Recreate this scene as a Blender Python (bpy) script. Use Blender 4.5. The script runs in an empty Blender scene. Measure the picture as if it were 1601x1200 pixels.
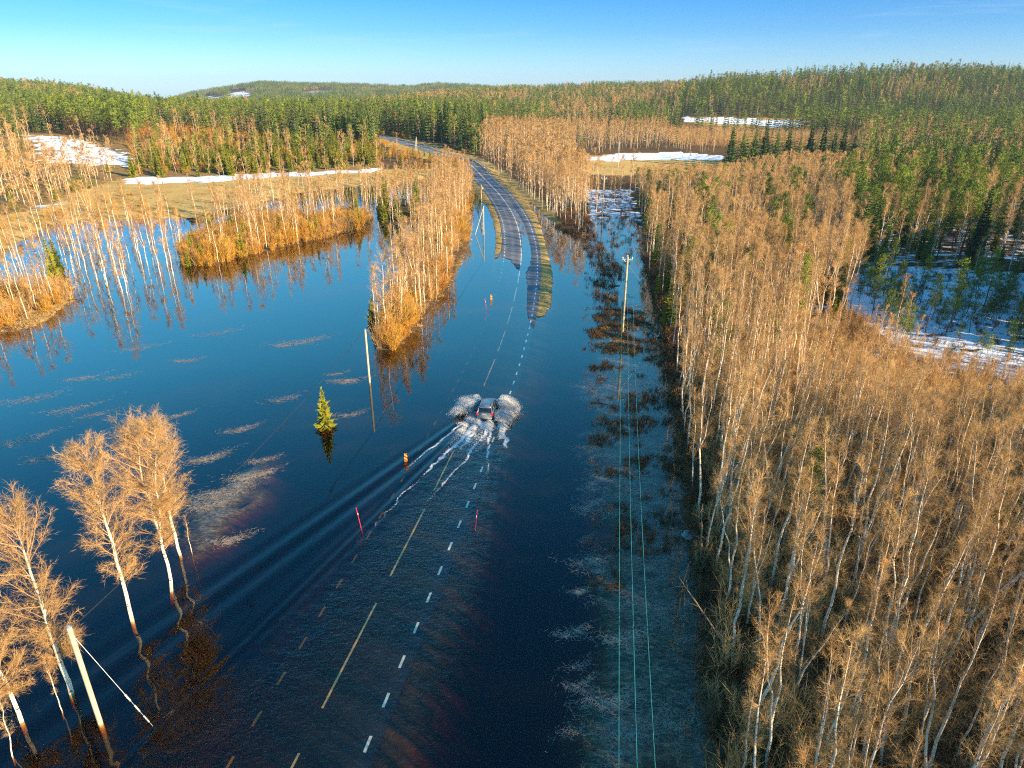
import bpy, math, random
import numpy as np
from mathutils import Vector, Matrix, Euler
import bmesh

rng = np.random.default_rng(11)
random.seed(11)
R = math.radians
sc = bpy.context.scene
COL = sc.collection

# ------------------------------------------------------------------ camera, sky, sun
PITCH = 23.3
CAM_H = 33.0
cd = bpy.data.cameras.new("camera")
cam = bpy.data.objects.new("camera", cd)
COL.objects.link(cam)
cam.location = (0, 0, CAM_H)
cam.rotation_euler = (R(90 - PITCH), 0, 0)
cd.sensor_width = 36.0
cd.lens = 24.0
cd.clip_start = 0.5
cd.clip_end = 20000
sc.camera = cam

SUN_EL, SUN_AZ = 17.5, 127.0            # azimuth clockwise from +Y (view direction)
world = bpy.data.worlds.new("World")
sc.world = world
world.use_nodes = True
wt = world.node_tree
bg = wt.nodes["Background"]
sky = wt.nodes.new("ShaderNodeTexSky")
sky.sky_type = 'NISHITA'
sky.sun_disc = False
sky.sun_elevation = R(SUN_EL)
sky.sun_rotation = R(SUN_AZ)
sky.air_density = 1.0
sky.dust_density = 0.3
sky.ozone_density = 4.0
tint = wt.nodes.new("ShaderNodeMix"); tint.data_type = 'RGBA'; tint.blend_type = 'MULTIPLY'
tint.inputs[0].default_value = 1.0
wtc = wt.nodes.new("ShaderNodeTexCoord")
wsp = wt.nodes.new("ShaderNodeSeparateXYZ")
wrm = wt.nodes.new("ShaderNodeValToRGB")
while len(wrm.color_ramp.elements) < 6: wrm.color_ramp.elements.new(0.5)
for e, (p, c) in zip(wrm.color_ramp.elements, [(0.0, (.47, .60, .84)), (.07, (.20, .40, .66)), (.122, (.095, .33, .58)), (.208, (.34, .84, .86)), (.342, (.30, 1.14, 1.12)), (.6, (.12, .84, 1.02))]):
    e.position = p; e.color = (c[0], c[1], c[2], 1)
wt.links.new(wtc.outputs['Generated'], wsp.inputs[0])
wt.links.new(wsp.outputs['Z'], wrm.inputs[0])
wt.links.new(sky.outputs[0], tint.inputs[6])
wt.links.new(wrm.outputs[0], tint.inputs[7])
wmp = wt.nodes.new("ShaderNodeMapping"); wmp.inputs['Scale'].default_value = (1.6, 1.0, 16.0); wmp.inputs['Rotation'].default_value = (0.02, 0.03, 0.4)
wnz = wt.nodes.new("ShaderNodeTexNoise"); wnz.inputs['Scale'].default_value = 2.4; wnz.inputs['Detail'].default_value = 7; wnz.inputs['Roughness'].default_value = .62; wnz.inputs['Distortion'].default_value = .5
wcr = wt.nodes.new("ShaderNodeValToRGB"); wcr.color_ramp.elements[0].position = .55; wcr.color_ramp.elements[0].color = (0, 0, 0, 1); wcr.color_ramp.elements[1].position = .80; wcr.color_ramp.elements[1].color = (.30, .30, .30, 1)
wcm = wt.nodes.new("ShaderNodeMix"); wcm.data_type = 'RGBA'; wcm.inputs[7].default_value = (2.3, 2.7, 3.1, 1)
wt.links.new(wtc.outputs['Generated'], wmp.inputs[0]); wt.links.new(wmp.outputs[0], wnz.inputs['Vector']); wt.links.new(wnz.outputs['Fac'], wcr.inputs[0])
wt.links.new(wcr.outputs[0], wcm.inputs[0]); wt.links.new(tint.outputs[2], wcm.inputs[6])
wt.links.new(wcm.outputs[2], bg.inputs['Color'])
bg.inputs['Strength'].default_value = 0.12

sd_ = bpy.data.lights.new("sun", 'SUN')
sun = bpy.data.objects.new("sun", sd_)
COL.objects.link(sun)
sd_.energy = 5.0
sd_.angle = R(0.5)
sd_.color = (1.0, 0.75, 0.46)
sv = Vector((math.sin(R(SUN_AZ)) * math.cos(R(SUN_EL)), math.cos(R(SUN_AZ)) * math.cos(R(SUN_EL)), math.sin(R(SUN_EL))))
sun.rotation_euler = sv.to_track_quat('Z', 'Y').to_euler()

sc.view_settings.view_transform = 'Standard'
sc.view_settings.look = 'None'
sc.view_settings.exposure = 1.45
sc.view_settings.gamma = 1.0
sc.view_settings.use_curve_mapping = False
sc.render.engine = 'CYCLES'
sc.cycles.max_bounces = 8
sc.cycles.diffuse_bounces = 2
sc.cycles.glossy_bounces = 3
sc.cycles.transmission_bounces = 4
sc.cycles.transparent_max_bounces = 12
sc.cycles.volume_bounces = 0
sc.cycles.use_denoising = False
sc.cycles.filter_width = 1.15
sc.cycles.sample_clamp_indirect = 4.0
sc.cycles.blur_glossy = 0.3

# ------------------------------------------------------------------ survey helpers
TH = R(PITCH); CT, ST = math.cos(TH), math.sin(TH); F = 1067.3

def G(px, py, z=0.0):
    """ground point (at height z) seen at a place of the 1601x1200 photograph"""
    u = (px - 800.5) / F; v = (py - 600) / F
    dn = ST + v * CT; fw = CT - v * ST
    t = (CAM_H - z) / dn
    return (u * t, fw * t)

def P(x, y, z):
    """inverse of G, vectorised"""
    dz = z - CAM_H
    f = y * CT - dz * ST
    d = -y * ST - dz * CT
    f = np.where(f < 0.5, 0.5, f)
    return 800.5 + F * x / f, 600 + F * d / f

def inpoly(px, py, poly):
    px = np.asarray(px, float); py = np.asarray(py, float)
    ins = np.zeros(px.shape, bool)
    n = len(poly)
    for i in range(n):
        x0, y0 = poly[i]; x1, y1 = poly[(i + 1) % n]
        if y0 == y1: continue
        c = ((y0 > py) != (y1 > py)) & (px < (x1 - x0) * (py - y0) / (y1 - y0) + x0)
        ins ^= c
    return ins

def polydist(x, y, poly):
    """signed distance in metres, positive inside"""
    d2 = np.full(x.shape, 1e12)
    n = len(poly)
    for i in range(n):
        x0, y0 = poly[i]; x1, y1 = poly[(i + 1) % n]
        dx, dy = x1 - x0, y1 - y0
        L = dx * dx + dy * dy + 1e-9
        t = np.clip(((x - x0) * dx + (y - y0) * dy) / L, 0, 1)
        d2 = np.minimum(d2, (x - x0 - t * dx) ** 2 + (y - y0 - t * dy) ** 2)
    return np.where(inpoly(x, y, poly), 1, -1) * np.sqrt(d2)

def _h(ix, iy, s):
    n = (ix.astype(np.int64) * 374761393 + iy.astype(np.int64) * 668265263 + s * 974711) & 0x7fffffff
    n = ((n ^ (n >> 13)) * 1274126177) & 0x7fffffff
    return ((n ^ (n >> 16)) & 0xffff) / 65535.0

def vnoise(x, y, s=0):
    ix = np.floor(x); iy = np.floor(y)
    fx = x - ix; fy = y - iy
    fx = fx * fx * (3 - 2 * fx); fy = fy * fy * (3 - 2 * fy)
    a = _h(ix, iy, s); b = _h(ix + 1, iy, s); c = _h(ix, iy + 1, s); d = _h(ix + 1, iy + 1, s)
    return (a * (1 - fx) + b * fx) * (1 - fy) + (c * (1 - fx) + d * fx) * fy

def fbm(x, y, s=0, o=4):
    r = 0; a = 0.5; t = 0
    for i in range(o):
        r = r + a * vnoise(x * 2 ** i, y * 2 ** i, s + i); t += a; a *= 0.55
    return r / t

def sstep(a, b, x):
    t = np.clip((x - a) / (b - a), 0, 1)
    return t * t * (3 - 2 * t)

# ------------------------------------------------------------------ materials
def mat(name):
    m = bpy.data.materials.new(name); m.use_nodes = True
    nt = m.node_tree
    for n in list(nt.nodes): nt.nodes.remove(n)
    out = nt.nodes.new("ShaderNodeOutputMaterial")
    return m, nt, out

def node(nt, t, **kw):
    n = nt.nodes.new(t)
    for k, v in kw.items(): setattr(n, k, v)
    return n

def rgb(c): return (c[0], c[1], c[2], 1)

def mixc(nt, fac, a, b, mode='MIX'):
    n = node(nt, "ShaderNodeMix"); n.data_type = 'RGBA'; n.blend_type = mode
    for sock, val in ((n.inputs[0], fac), (n.inputs[6], a), (n.inputs[7], b)):
        if isinstance(val, (int, float)): sock.default_value = val
        elif isinstance(val, tuple): sock.default_value = rgb(val)
        else: nt.links.new(val, sock)
    return n.outputs[2]

def ramp(nt, src, stops):
    n = node(nt, "ShaderNodeValToRGB")
    cr = n.color_ramp
    while len(cr.elements) < len(stops): cr.elements.new(0.5)
    for e, (p, c) in zip(cr.elements, stops):
        e.position = p; e.color = rgb(c) if isinstance(c, tuple) else (c, c, c, 1)
    nt.links.new(src, n.inputs[0])
    return n.outputs[0]

def noise(nt, scale, detail=4, rough=0.55, vec=None, coord='Object', dist=0.0):
    n = node(nt, "ShaderNodeTexNoise")
    n.inputs['Scale'].default_value = scale
    n.inputs['Detail'].default_value = detail
    n.inputs['Roughness'].default_value = rough
    n.inputs['Distortion'].default_value = dist
    if vec is None:
        tc = node(nt, "ShaderNodeTexCoord"); vec = tc.outputs[coord]
    nt.links.new(vec, n.inputs['Vector'])
    return n.outputs['Fac']

def math_(nt, op, a, b=None):
    n = node(nt, "ShaderNodeMath"); n.operation = op
    for i, v in enumerate((a, b)):
        if v is None: continue
        if isinstance(v, (int, float)): n.inputs[i].default_value = v
        else: nt.links.new(v, n.inputs[i])
    return n.outputs[0]

def attr(nt, name):
    n = node(nt, "ShaderNodeAttribute"); n.attribute_name = name
    return n

def simple(name, col, rough=0.6, metal=0.0, var=0.12, spec=0.4, scale=3.0):
    m, nt, out = mat(name)
    b = node(nt, "ShaderNodeBsdfPrincipled")
    nz = noise(nt, scale, 3)
    c = ramp(nt, nz, [(0.3, tuple(x * (1 - var) for x in col)), (0.7, tuple(min(1, x * (1 + var)) for x in col))])
    nt.links.new(c, b.inputs['Base Color'])
    b.inputs['Roughness'].default_value = rough
    b.inputs['Metallic'].default_value = metal
    b.inputs['Specular IOR Level'].default_value = spec
    nt.links.new(b.outputs[0], out.inputs[0])
    return m

def plant(name, ca, cb, transl=0.25, nscale=0.0, dark=None):
    """twigs or needles: every plant its own tone between ca and cb, and light and dark patches along it"""
    m, nt, out = mat(name)
    oi = node(nt, "ShaderNodeObjectInfo")
    c = mixc(nt, oi.outputs['Random'], ca, cb)
    nz = noise(nt, nscale or 1.3, 2)
    c = mixc(nt, 1.0, c, ramp(nt, nz, [(0.3, (0.62, 0.62, 0.62)), (0.7, (1.3, 1.25, 1.2))]), 'MULTIPLY')
    d = node(nt, "ShaderNodeBsdfDiffuse"); nt.links.new(c, d.inputs[0])
    if transl > 0:
        t = node(nt, "ShaderNodeBsdfTranslucent"); nt.links.new(c, t.inputs[0])
        ms = node(nt, "ShaderNodeMixShader"); ms.inputs[0].default_value = transl
        nt.links.new(d.outputs[0], ms.inputs[1]); nt.links.new(t.outputs[0], ms.inputs[2])
        nt.links.new(ms.outputs[0], out.inputs[0])
    else:
        nt.links.new(d.outputs[0], out.inputs[0])
    return m

M = {}
M['twig'] = plant("birch_twigs", (0.46, 0.28, 0.115), (0.70, 0.455, 0.19), 0.3)
M['shrub'] = plant("shrub_twigs", (0.50, 0.24, 0.045), (0.60, 0.37, 0.07), 0.25)
M['brush'] = plant("brown_brush", (0.16, 0.085, 0.04), (0.26, 0.15, 0.07), 0.15)
M['spruce'] = plant("spruce_needles", (0.020, 0.060, 0.030), (0.19, 0.27, 0.055), 0.12, 0.8)
M['pine'] = plant("pine_needles", (0.05, 0.10, 0.03), (0.27, 0.33, 0.05), 0.18, 0.8)
M['youngspruce'] = plant("young_spruce_needles", (0.16, 0.19, 0.022), (0.24, 0.25, 0.03), 0.2, 0.8)
M['reed'] = plant("dead_grass_blades", (0.42, 0.28, 0.11), (0.52, 0.36, 0.15), 0.2)

def bark_mat():
    m, nt, out = mat("birch_bark")
    tc = node(nt, "ShaderNodeTexCoord")
    mp = node(nt, "ShaderNodeMapping"); mp.inputs['Scale'].default_value = (1.5, 1.5, 6.0)
    nt.links.new(tc.outputs['Object'], mp.inputs[0])
    n1 = noise(nt, 1.6, 4, 0.7, mp.outputs[0])
    marks = ramp(nt, n1, [(0.38, (0.05, 0.04, 0.035)), (0.44, (0.78, 0.68, 0.52))])
    sep = node(nt, "ShaderNodeSeparateXYZ"); nt.links.new(tc.outputs['Object'], sep.inputs[0])
    low = ramp(nt, math_(nt, 'DIVIDE', sep.outputs[2], 14.0), [(0.0, (0.62, 0.56, 0.5)), (0.12, (1, 1, 1)), (0.7, (0.95, 0.88, 0.8)), (0.95, (0.5, 0.36, 0.25))])
    c = mixc(nt, 1.0, marks, low, 'MULTIPLY')
    d = node(nt, "ShaderNodeBsdfDiffuse"); nt.links.new(c, d.inputs[0]); nt.links.new(d.outputs[0], out.inputs[0])
    return m
M['bark'] = bark_mat()
M['limb'] = plant("birch_limb_bark", (0.34, 0.21, 0.11), (0.46, 0.31, 0.17), 0.0)
M['pinebark'] = plant("pine_bark", (0.20, 0.10, 0.05), (0.14, 0.08, 0.045), 0.0)
M['sprucebark'] = plant("spruce_bark", (0.16, 0.11, 0.08), (0.22, 0.16, 0.11), 0.0)

# ------------------------------------------------------------------ mesh building
class MB:
    """collects vertices, triangles/quads and material indices"""
    def __init__(s): s.v = []; s.f = []; s.m = []; s.n = 0
    def add(s, verts, faces, mi=0):
        verts = np.asarray(verts, float).reshape(-1, 3); faces = np.asarray(faces, int)
        if len(faces) == 0: return
        s.v.append(verts); s.f.append(faces + s.n); s.m.append(np.full(len(faces), mi)); s.n += len(verts)
    def box(s, c, size, mi=0, rz=0.0):
        x, y, z = (k / 2 for k in size)
        v = np.array([(i, j, k) for k in (-z, z) for j in (-y, y) for i in (-x, x)], float)
        if rz:
            ca, sa = math.cos(rz), math.sin(rz)
            v = np.c_[v[:, 0] * ca - v[:, 1] * sa, v[:, 0] * sa + v[:, 1] * ca, v[:, 2]]
        f = [(0, 2, 3, 1), (4, 5, 7, 6), (0, 1, 5, 4), (2, 6, 7, 3), (0, 4, 6, 2), (1, 3, 7, 5)]
        s.add(v + np.array(c), f, mi)
    def tube(s, pts, rad, sides=5, mi=0, cap=True):
        pts = np.asarray(pts, float); n = len(pts)
        rad = np.broadcast_to(np.asarray(rad, float), (n,))
        tan = np.gradient(pts, axis=0)
        tan /= np.linalg.norm(tan, axis=1)[:, None] + 1e-9
        ref = np.array((0, 0, 1.0)) if abs(tan[0][2]) < 0.8 else np.array((1.0, 0, 0))
        a = np.cross(tan, ref); a /= np.linalg.norm(a, axis=1)[:, None] + 1e-9
        b = np.cross(tan, a)
        an = np.arange(sides) * 2 * math.pi / sides
        ring = pts[:, None, :] + rad[:, None, None] * (np.cos(an)[None, :, None] * a[:, None, :] + np.sin(an)[None, :, None] * b[:, None, :])
        i = np.arange(n - 1)[:, None]; j = np.arange(sides)[None, :]; j2 = (j + 1) % sides
        f = np.stack([i * sides + j, i * sides + j2, (i + 1) * sides + j2, (i + 1) * sides + j], -1).reshape(-1, 4)
        s.add(ring.reshape(-1, 3), f, mi)
        if cap and sides > 3:
            k = s.n - sides
            s.add(ring[-1], [list(range(sides))][:1] if sides == 4 else [(0, q, q + 1, q + 1) for q in range(1, sides - 1)], mi)
    def blades(s, base, dirv, length, width, mi=0, bend=None):
        """thin two-segment blades; base (n,3), dirv (n,3) unit, length (n,), width scalar or (n,)"""
        n = len(base)
        if n == 0: return
        side = np.cross(dirv, rng.normal(size=(n, 3))); side /= np.linalg.norm(side, axis=1)[:, None] + 1e-9
        w = (np.broadcast_to(width, (n,)) / 2)[:, None]
        L = np.asarray(length)[:, None]
        tip = base + dirv * L
        if bend is not None: tip = tip + bend * L
        midp = base + dirv * L * 0.5
        v = np.stack([base - side * w, base + side * w, midp - side * w * 0.8, midp + side * w * 0.8, tip], 1).reshape(-1, 3)
        k = np.arange(n)[:, None] * 5
        q = (k + np.array([[0, 1, 3, 2]])); t = (k + np.array([[2, 3, 4, 4]]))
        s.add(v, np.concatenate([q, t]), mi)
    def tris(s, a, b, c, mi=0):
        n = len(a)
        v = np.stack([a, b, c], 1).reshape(-1, 3)
        k = np.arange(n)[:, None] * 3
        s.add(v, k + np.array([[0, 1, 2, 2]]), mi)
    def mesh(s, name, mats, smooth=False):
        v = np.concatenate(s.v); 
        fs = []; 
        for f in s.f:
            if f.shape[1] == 3: f = np.c_[f, f[:, 2]]
            fs.append(f)
        f = np.concatenate(fs); mi = np.concatenate(s.m)
        tri = f[:, 2] == f[:, 3]
        tot = np.where(tri, 3, 4)
        start = np.r_[0, np.cumsum(tot)[:-1]]
        loops = np.empty(tot.sum(), int)
        for k in range(3): loops[start + k] = f[:, k]
        loops[start[~tri] + 3] = f[~tri, 3]
        me = bpy.data.meshes.new(name)
        me.vertices.add(len(v)); me.vertices.foreach_set('co', v.astype(np.float32).ravel())
        me.loops.add(len(loops)); me.loops.foreach_set('vertex_index', loops.astype(np.int32))
        me.polygons.add(len(f)); me.polygons.foreach_set('loop_start', start.astype(np.int32))
        me.polygons.foreach_set('loop_total', tot.astype(np.int32))
        me.polygons.foreach_set('material_index', mi.astype(np.int32))
        me.polygons.foreach_set('use_smooth', np.full(len(f), smooth))
        for m in mats: me.materials.append(m)
        me.update(calc_edges=True)
        return me
    def build(s, name, mats, parent=None, smooth=False):
        if not isinstance(mats, (list, tuple)): mats = [mats]
        o = bpy.data.objects.new(name, s.mesh(name, mats, smooth))
        COL.objects.link(o)
        if parent: o.parent = parent
        return o

def tag(o, label=None, cat=None, group=None, kind=None):
    if label: o['label'] = label
    if cat: o['category'] = cat
    if group: o['group'] = group
    if kind: o['kind'] = kind
    return o

def empty(name, loc, rz=0.0):
    o = bpy.data.objects.new(name, None); COL.objects.link(o)
    o.location = loc; o.rotation_euler = (0, 0, rz); o.empty_display_size = 0.3
    return o

# ------------------------------------------------------------------ the road line
cl = [(-29, -60), (-19.9, -15), (-14.2, 10)] + [G(*p) for p in
      ((498, 1107), (542.5, 1025), (587, 942), (635, 848), (678, 766), (703, 716), (757, 602), (776, 555), (797, 497), (805, 463), (812.5, 430), (815, 402))]
cl += [G(814, 376, 0.1), G(807, 344, 0.3), G(794, 320, 0.5), G(777, 298, 0.8), G(758, 280, 1.4), G(737, 258, 2.9), G(716, 247, 4.2), G(690, 240, 5.3), G(645, 226, 7.1), G(600, 214, 8.9), G(540, 207, 9.4)]
cl = np.array(cl)
def smooth_line(p, step=1.5, it=60):
    d = np.r_[0, np.cumsum(np.linalg.norm(np.diff(p, axis=0), axis=1))]
    s = np.arange(0, d[-1], step)
    q = np.c_[np.interp(s, d, p[:, 0]), np.interp(s, d, p[:, 1])]
    for _ in range(it):
        q[1:-1] = 0.25 * q[:-2] + 0.5 * q[1:-1] + 0.25 * q[2:]
    return q
RC = smooth_line(cl, 1.0, 160)
RS = np.r_[0, np.cumsum(np.linalg.norm(np.diff(RC, axis=0), axis=1))]
RT = np.gradient(RC, axis=0); RT /= np.linalg.norm(RT, axis=1)[:, None]
RN = np.c_[RT[:, 1], -RT[:, 0]]                      # to the right of travel

def road_z0(Y):
    return np.interp(Y, [0, 60, 95, 108, 122, 137, 175, 215, 260, 300, 320, 345, 380, 405, 460, 700],
                     [-.23, -.22, -.21, -.13, -.05, .03, .11, .25, 1.0, 2.6, 3.9, 5.6, 7.7, 8.9, 9.6, 12])
def road_z(Y, t):
    k = 1 - sstep(118, 150, Y)
    z = road_z0(Y) + (0.042 * k + 0.006) * np.clip(t, -4, 4) + 0.055 * k * np.clip(t + 0.6, -3.4, 0)
    dip = (np.maximum(road_z0(Y), 0) + 0.035) * sstep(100, 125, Y) * (1 - sstep(200, 232, Y))
    z = z - 1.15 * dip * np.exp(-((t - 1.35) / (0.78 + 0.5 * sstep(205, 130, Y))) ** 4)
    z = z + (fbm(Y / 1.3, t / 1.1, 91, 3) - 0.5) * 0.035
    z = z + 0.16 * sstep(100, 112, Y) * (1 - sstep(125, 160, Y)) * np.exp(-((t - 3.9) / 1.0) ** 2)
    return z

def road_st(x, y):
    """nearest road index and signed offset for arrays"""
    best = np.full(x.shape, 1e9); idx = np.zeros(x.shape, int)
    for i in range(0, len(RC), 4):
        d = (x - RC[i, 0]) ** 2 + (y - RC[i, 1]) ** 2
        m = d < best
        best[m] = d[m]; idx[m] = i
    for k in (-2, -1, 1, 2):
        j = np.clip(idx + k, 0, len(RC) - 1)
        d = (x - RC[j, 0]) ** 2 + (y - RC[j, 1]) ** 2
        m = d < best; best = np.where(m, d, best); idx = np.where(m, j, idx)
    t = (x - RC[idx, 0]) * RN[idx, 0] + (y - RC[idx, 1]) * RN[idx, 1]
    far = np.sqrt(best)
    return idx, t, np.where(far > np.abs(t) + 2, far, np.abs(t)) * np.sign(t + 1e-9)

# ------------------------------------------------------------------ terrain height
def gp(L, z=0.0): return [G(a, b, z) for a, b in L]
FLOOD = [(-110, -60), (-110, 60)] + gp([(-60, 520), (-60, 455), (-60, 408), (0, 395), (80, 352), (190, 343), (290, 340), (300, 352), (380, 332), (430, 312), (450, 303), (500, 297), (550, 291),
         (600, 289), (640, 282), (662, 280), (740, 287), (752, 300), (775, 340), (800, 380), (850, 350), (866, 352), (905, 368), (916, 348), (930, 340), (985, 338), (1002, 356), (1012, 400),
         (1018, 440), (1040, 520), (1052, 600), (1068, 700), (1083, 850), (1100, 1000), (1122, 1200)]) + [(11, 5), (12, -60)]
ISLAND = gp([(589, 548), (614, 548), (650, 514), (700, 452), (733, 386), (742, 330), (742, 290), (736, 270), (700, 262), (680, 280), (672, 320), (655, 370), (628, 425), (596, 482), (580, 522)])
PENIN = gp([(283, 412), (330, 415), (380, 400), (455, 384), (520, 368), (579, 353), (583, 340), (555, 338), (520, 345), (460, 352), (420, 345), (380, 352), (330, 372), (290, 395)])
ISLET = gp([(-90, 545), (0, 520), (60, 506), (108, 472), (113, 448), (80, 442), (0, 452), (-90, 468)])
BACKL = gp([(600, 352), (640, 352), (664, 330), (664, 312), (620, 318), (585, 325)])
CORR = gp([(925, 330), (900, 380), (925, 425), (905, 560), (908, 700), (912, 850), (900, 1000), (880, 1250), (1125, 1250), (1083, 850), (1052, 600), (1018, 440), (1005, 350), (975, 300), (925, 302)])
WEEDL = gp([(275, 775), (330, 748), (420, 705), (440, 740), (395, 800), (335, 855), (290, 880), (240, 850)])

def ridge(px, knots):
    return np.interp(px, [k[0] for k in knots], [k[1] for k in knots])
def elev_z(D, py, tree):
    v = (py - 600) / F
    return CAM_H - D * (ST + v * CT) / (CT - v * ST) - tree

def H_far(x, y):
    """broad lie of the land"""
    y1 = np.maximum(y, 1.0)
    px = 800.5 + F / CT * x / y1
    k = np.interp(px, [300, 700, 900, 1300], [1.0, 0.95, 0.42, 0.5])
    z = 0.75 + 8.0 * k * sstep(255, 420, y) - np.maximum(y - 540, 0) * 0.013
    def hill(D0, D1, knots, tree, fall=0.02):
        zr = elev_z(D1, ridge(px, knots), tree)
        base = 0.75 + 8.0 * k * sstep(255, 420, D0) - max(D0 - 540, 0) * 0.013
        g = sstep(D0, D1, y) * 0.5 + 0.5 * np.clip((y - D0) / (D1 - D0), 0, 1)
        return np.where(y < D0, -99.0, base + (zr - base) * g - np.maximum(y - D1, 0) * fall * 1.5)
    z1 = hill(500, 1150, [(-600, 112), (0, 123), (60, 128), (130, 135), (190, 146), (240, 157), (300, 172), (420, 200)], 15)
    z2 = hill(1500, 2700, [(-400, 175), (240, 160), (300, 143), (370, 132), (410, 126), (500, 128), (560, 130), (640, 133), (690, 129), (760, 133), (860, 146), (1000, 170)], 13)
    z3 = hill(560, 1500, [(400, 190), (560, 158), (640, 144), (740, 136), (830, 134), (900, 131), (1000, 127), (1060, 125), (1120, 140), (1300, 180)], 14)
    z4 = hill(560, 900, [(960, 190), (1000, 165), (1040, 140), (1080, 121), (1130, 112), (1230, 109), (1350, 103), (1450, 97), (1530, 99), (1620, 104), (2300, 112)], 16)
    z = np.maximum.reduce([z, z1, z2, z3, z4])
    z = z + (fbm(x / 90, y / 90, 5) - 0.5) * np.clip((y - 420) / 300, 0, 1) * 10
    # the cleared slope on the left
    z = z + 5.0 * sstep(-150, -260, x) * sstep(230, 380, y) * (1 - sstep(450, 600, y))
    return z

def terrain_z(x, y):
    h = H_far(x, y)
    near = y < 330
    xs, ys = x[near], y[near]
    fl = polydist(xs, ys, FLOOD)
    isl = np.maximum.reduce([polydist(xs, ys, p) for p in (ISLAND, PENIN, ISLET, BACKL)])
    fl = fl + (fbm(xs / 5, ys / 5, 3, 3) - 0.5) * 3.0
    isl = isl + (fbm(xs / 3, ys / 3, 4, 3) - 0.5) * 1.6
    sdw = np.minimum(fl, -isl)                           # >0 under water
    lim = 0.08 - sdw * 0.07; kb = sstep(230, 325, ys)
    hh = np.where(sdw < 0, np.minimum(h[near], lim) * (1 - kb) + h[near] * kb, -np.minimum(sdw * 0.22 + 0.02, 1.5))
    cor = polydist(xs, ys, CORR)
    n = fbm(xs / 3.2, ys / 2.0, 9, 4)
    cz = -0.13 + (n - 0.5) * 0.80 * (1 - 0.72 * sstep(92, 70, ys)) + 0.03 * sstep(84, 55, ys) - 0.10 * sstep(118, 150, ys)
    w = sstep(-2.0, 3.0, cor + (fbm(xs / 4, ys / 4, 21) - 0.5) * 6)
    hh = np.where(sdw > 0, hh * (1 - w) + np.minimum(cz, 0.10) * w, hh)
    wl_ = polydist(xs, ys, WEEDL)
    w = sstep(-2.5, 2.0, wl_ + (fbm(xs / 3, ys / 3, 22) - 0.5) * 7)
    hh = np.where(sdw > 0, np.maximum(hh, hh * (1 - w) + (-0.05 + (n - .5) * .12) * w), hh)
    h = h.copy(); h[near] = hh
    h = h + (fbm(x / 2.5, y / 2.5, 7, 3) - 0.5) * 0.22 * (h > 0.02) * (y < 500)
    idx, t, dd = road_st(x, y)
    rz = road_z(RC[idx, 1], np.clip(t, -4, 4)) - 0.06
    a = np.abs(dd)
    under = a < 4.3
    slope = rz + 0.02 - (a - 4.3) * 0.06 - np.maximum(a - 6.0, 0) * 0.30 + 0.16 * np.exp(-((a - 5.5) / 0.8) ** 2) * sstep(100, 115, y)
    drop = sstep(4.3, 13, a)
    wob = (fbm(x / 2, y / 2, 31, 3) - .5) * 0.25
    bank = np.where(h < slope, np.maximum(h, slope + wob * (a > 5)), slope * (1 - drop) + h * drop)
    bank = np.where(a < 14, bank, h)
    return np.where(under, rz - 0.05, bank)

# ------------------------------------------------------------------ terrain mesh
def axis(lo, hi, a, b, step, grow):
    mid = list(np.arange(a, b + 1e-6, step))
    s = step; v = b; up = []
    while v < hi: s *= grow; v += s; up.append(v)
    s = step; v = a; dn = []
    while v > lo: s *= grow; v -= s; dn.append(v)
    return np.array(dn[::-1] + mid + up)

def grid_faces(nx, ny):
    i = np.arange(nx - 1)[None, :]; j = np.arange(ny - 1)[:, None]
    a = j * nx + i
    return np.stack([a, a + 1, a + nx + 1, a + nx], -1).reshape(-1, 4)

def grid_mesh(xs, ys, zf):
    X, Y = np.meshgrid(xs, ys)
    x, y = X.ravel(), Y.ravel()
    z = zf(x, y)
    return x, y, z, grid_faces(len(xs), len(ys))

def set_attr(me, name, val):
    a = me.attributes.new(name, 'FLOAT', 'POINT')
    a.data.foreach_set('value', np.asarray(val, np.float32))

xs = axis(-4200, 4200, -85, 75, 1.1, 1.035)
ys = axis(-120, 5600, -12, 215, 1.1, 1.028)
tx, ty, tz, tf = grid_mesh(xs, ys, terrain_z)
b = MB(); b.add(np.c_[tx, ty, tz], tf)
terrain = None
px, py = P(tx, ty, tz)
front = ty > 5
def cov(poly, soft=None): return (inpoly(px, py, poly) & front).astype(float)
snow = np.zeros(len(tx)); gold = np.zeros(len(tx)); weed = np.zeros(len(tx)); wood = np.zeros(len(tx))
jx = px + (fbm(tx / 9, ty / 9, 41) - 0.5) * 26 * np.clip(200 / np.maximum(ty, 1), 0.1, 1); jy = py + (fbm(tx / 9, ty / 9, 42) - 0.5) * 8 * np.clip(200 / np.maximum(ty, 1), 0.1, 3)
def covj(poly): return (inpoly(jx, jy, poly) & front).astype(float)
FIELD_L = [(60, 330), (120, 300), (190, 280), (340, 280), (450, 271), (560, 264), (680, 262), (740, 285), (660, 290), (450, 306), (290, 342), (190, 345), (90, 354), (0, 400), (-60, 408), (-60, 340)]
FIELD_R = [(905, 243), (1010, 238), (1125, 243), (1140, 262), (1100, 274), (915, 273)]
gold = np.maximum(gold, covj(FIELD_L)); gold = np.maximum(gold, covj(FIELD_R))
gold = np.maximum(gold, covj([(1065, 183), (1260, 184), (1270, 206), (1120, 206)]))
snow = np.maximum(snow, 0.80 * covj([(190, 284), (205, 276), (330, 275), (480, 268), (600, 262), (600, 267), (480, 275), (340, 283), (200, 289)]))
snow = np.maximum(snow, 0.78 * covj([(898, 249), (960, 240), (1060, 237), (1130, 243), (1135, 251), (1060, 249), (960, 252)]))
snow = np.maximum(snow, 0.82 * covj([(1065, 182), (1150, 184), (1262, 188), (1262, 195), (1200, 198), (1150, 193), (1070, 190)]))
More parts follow.
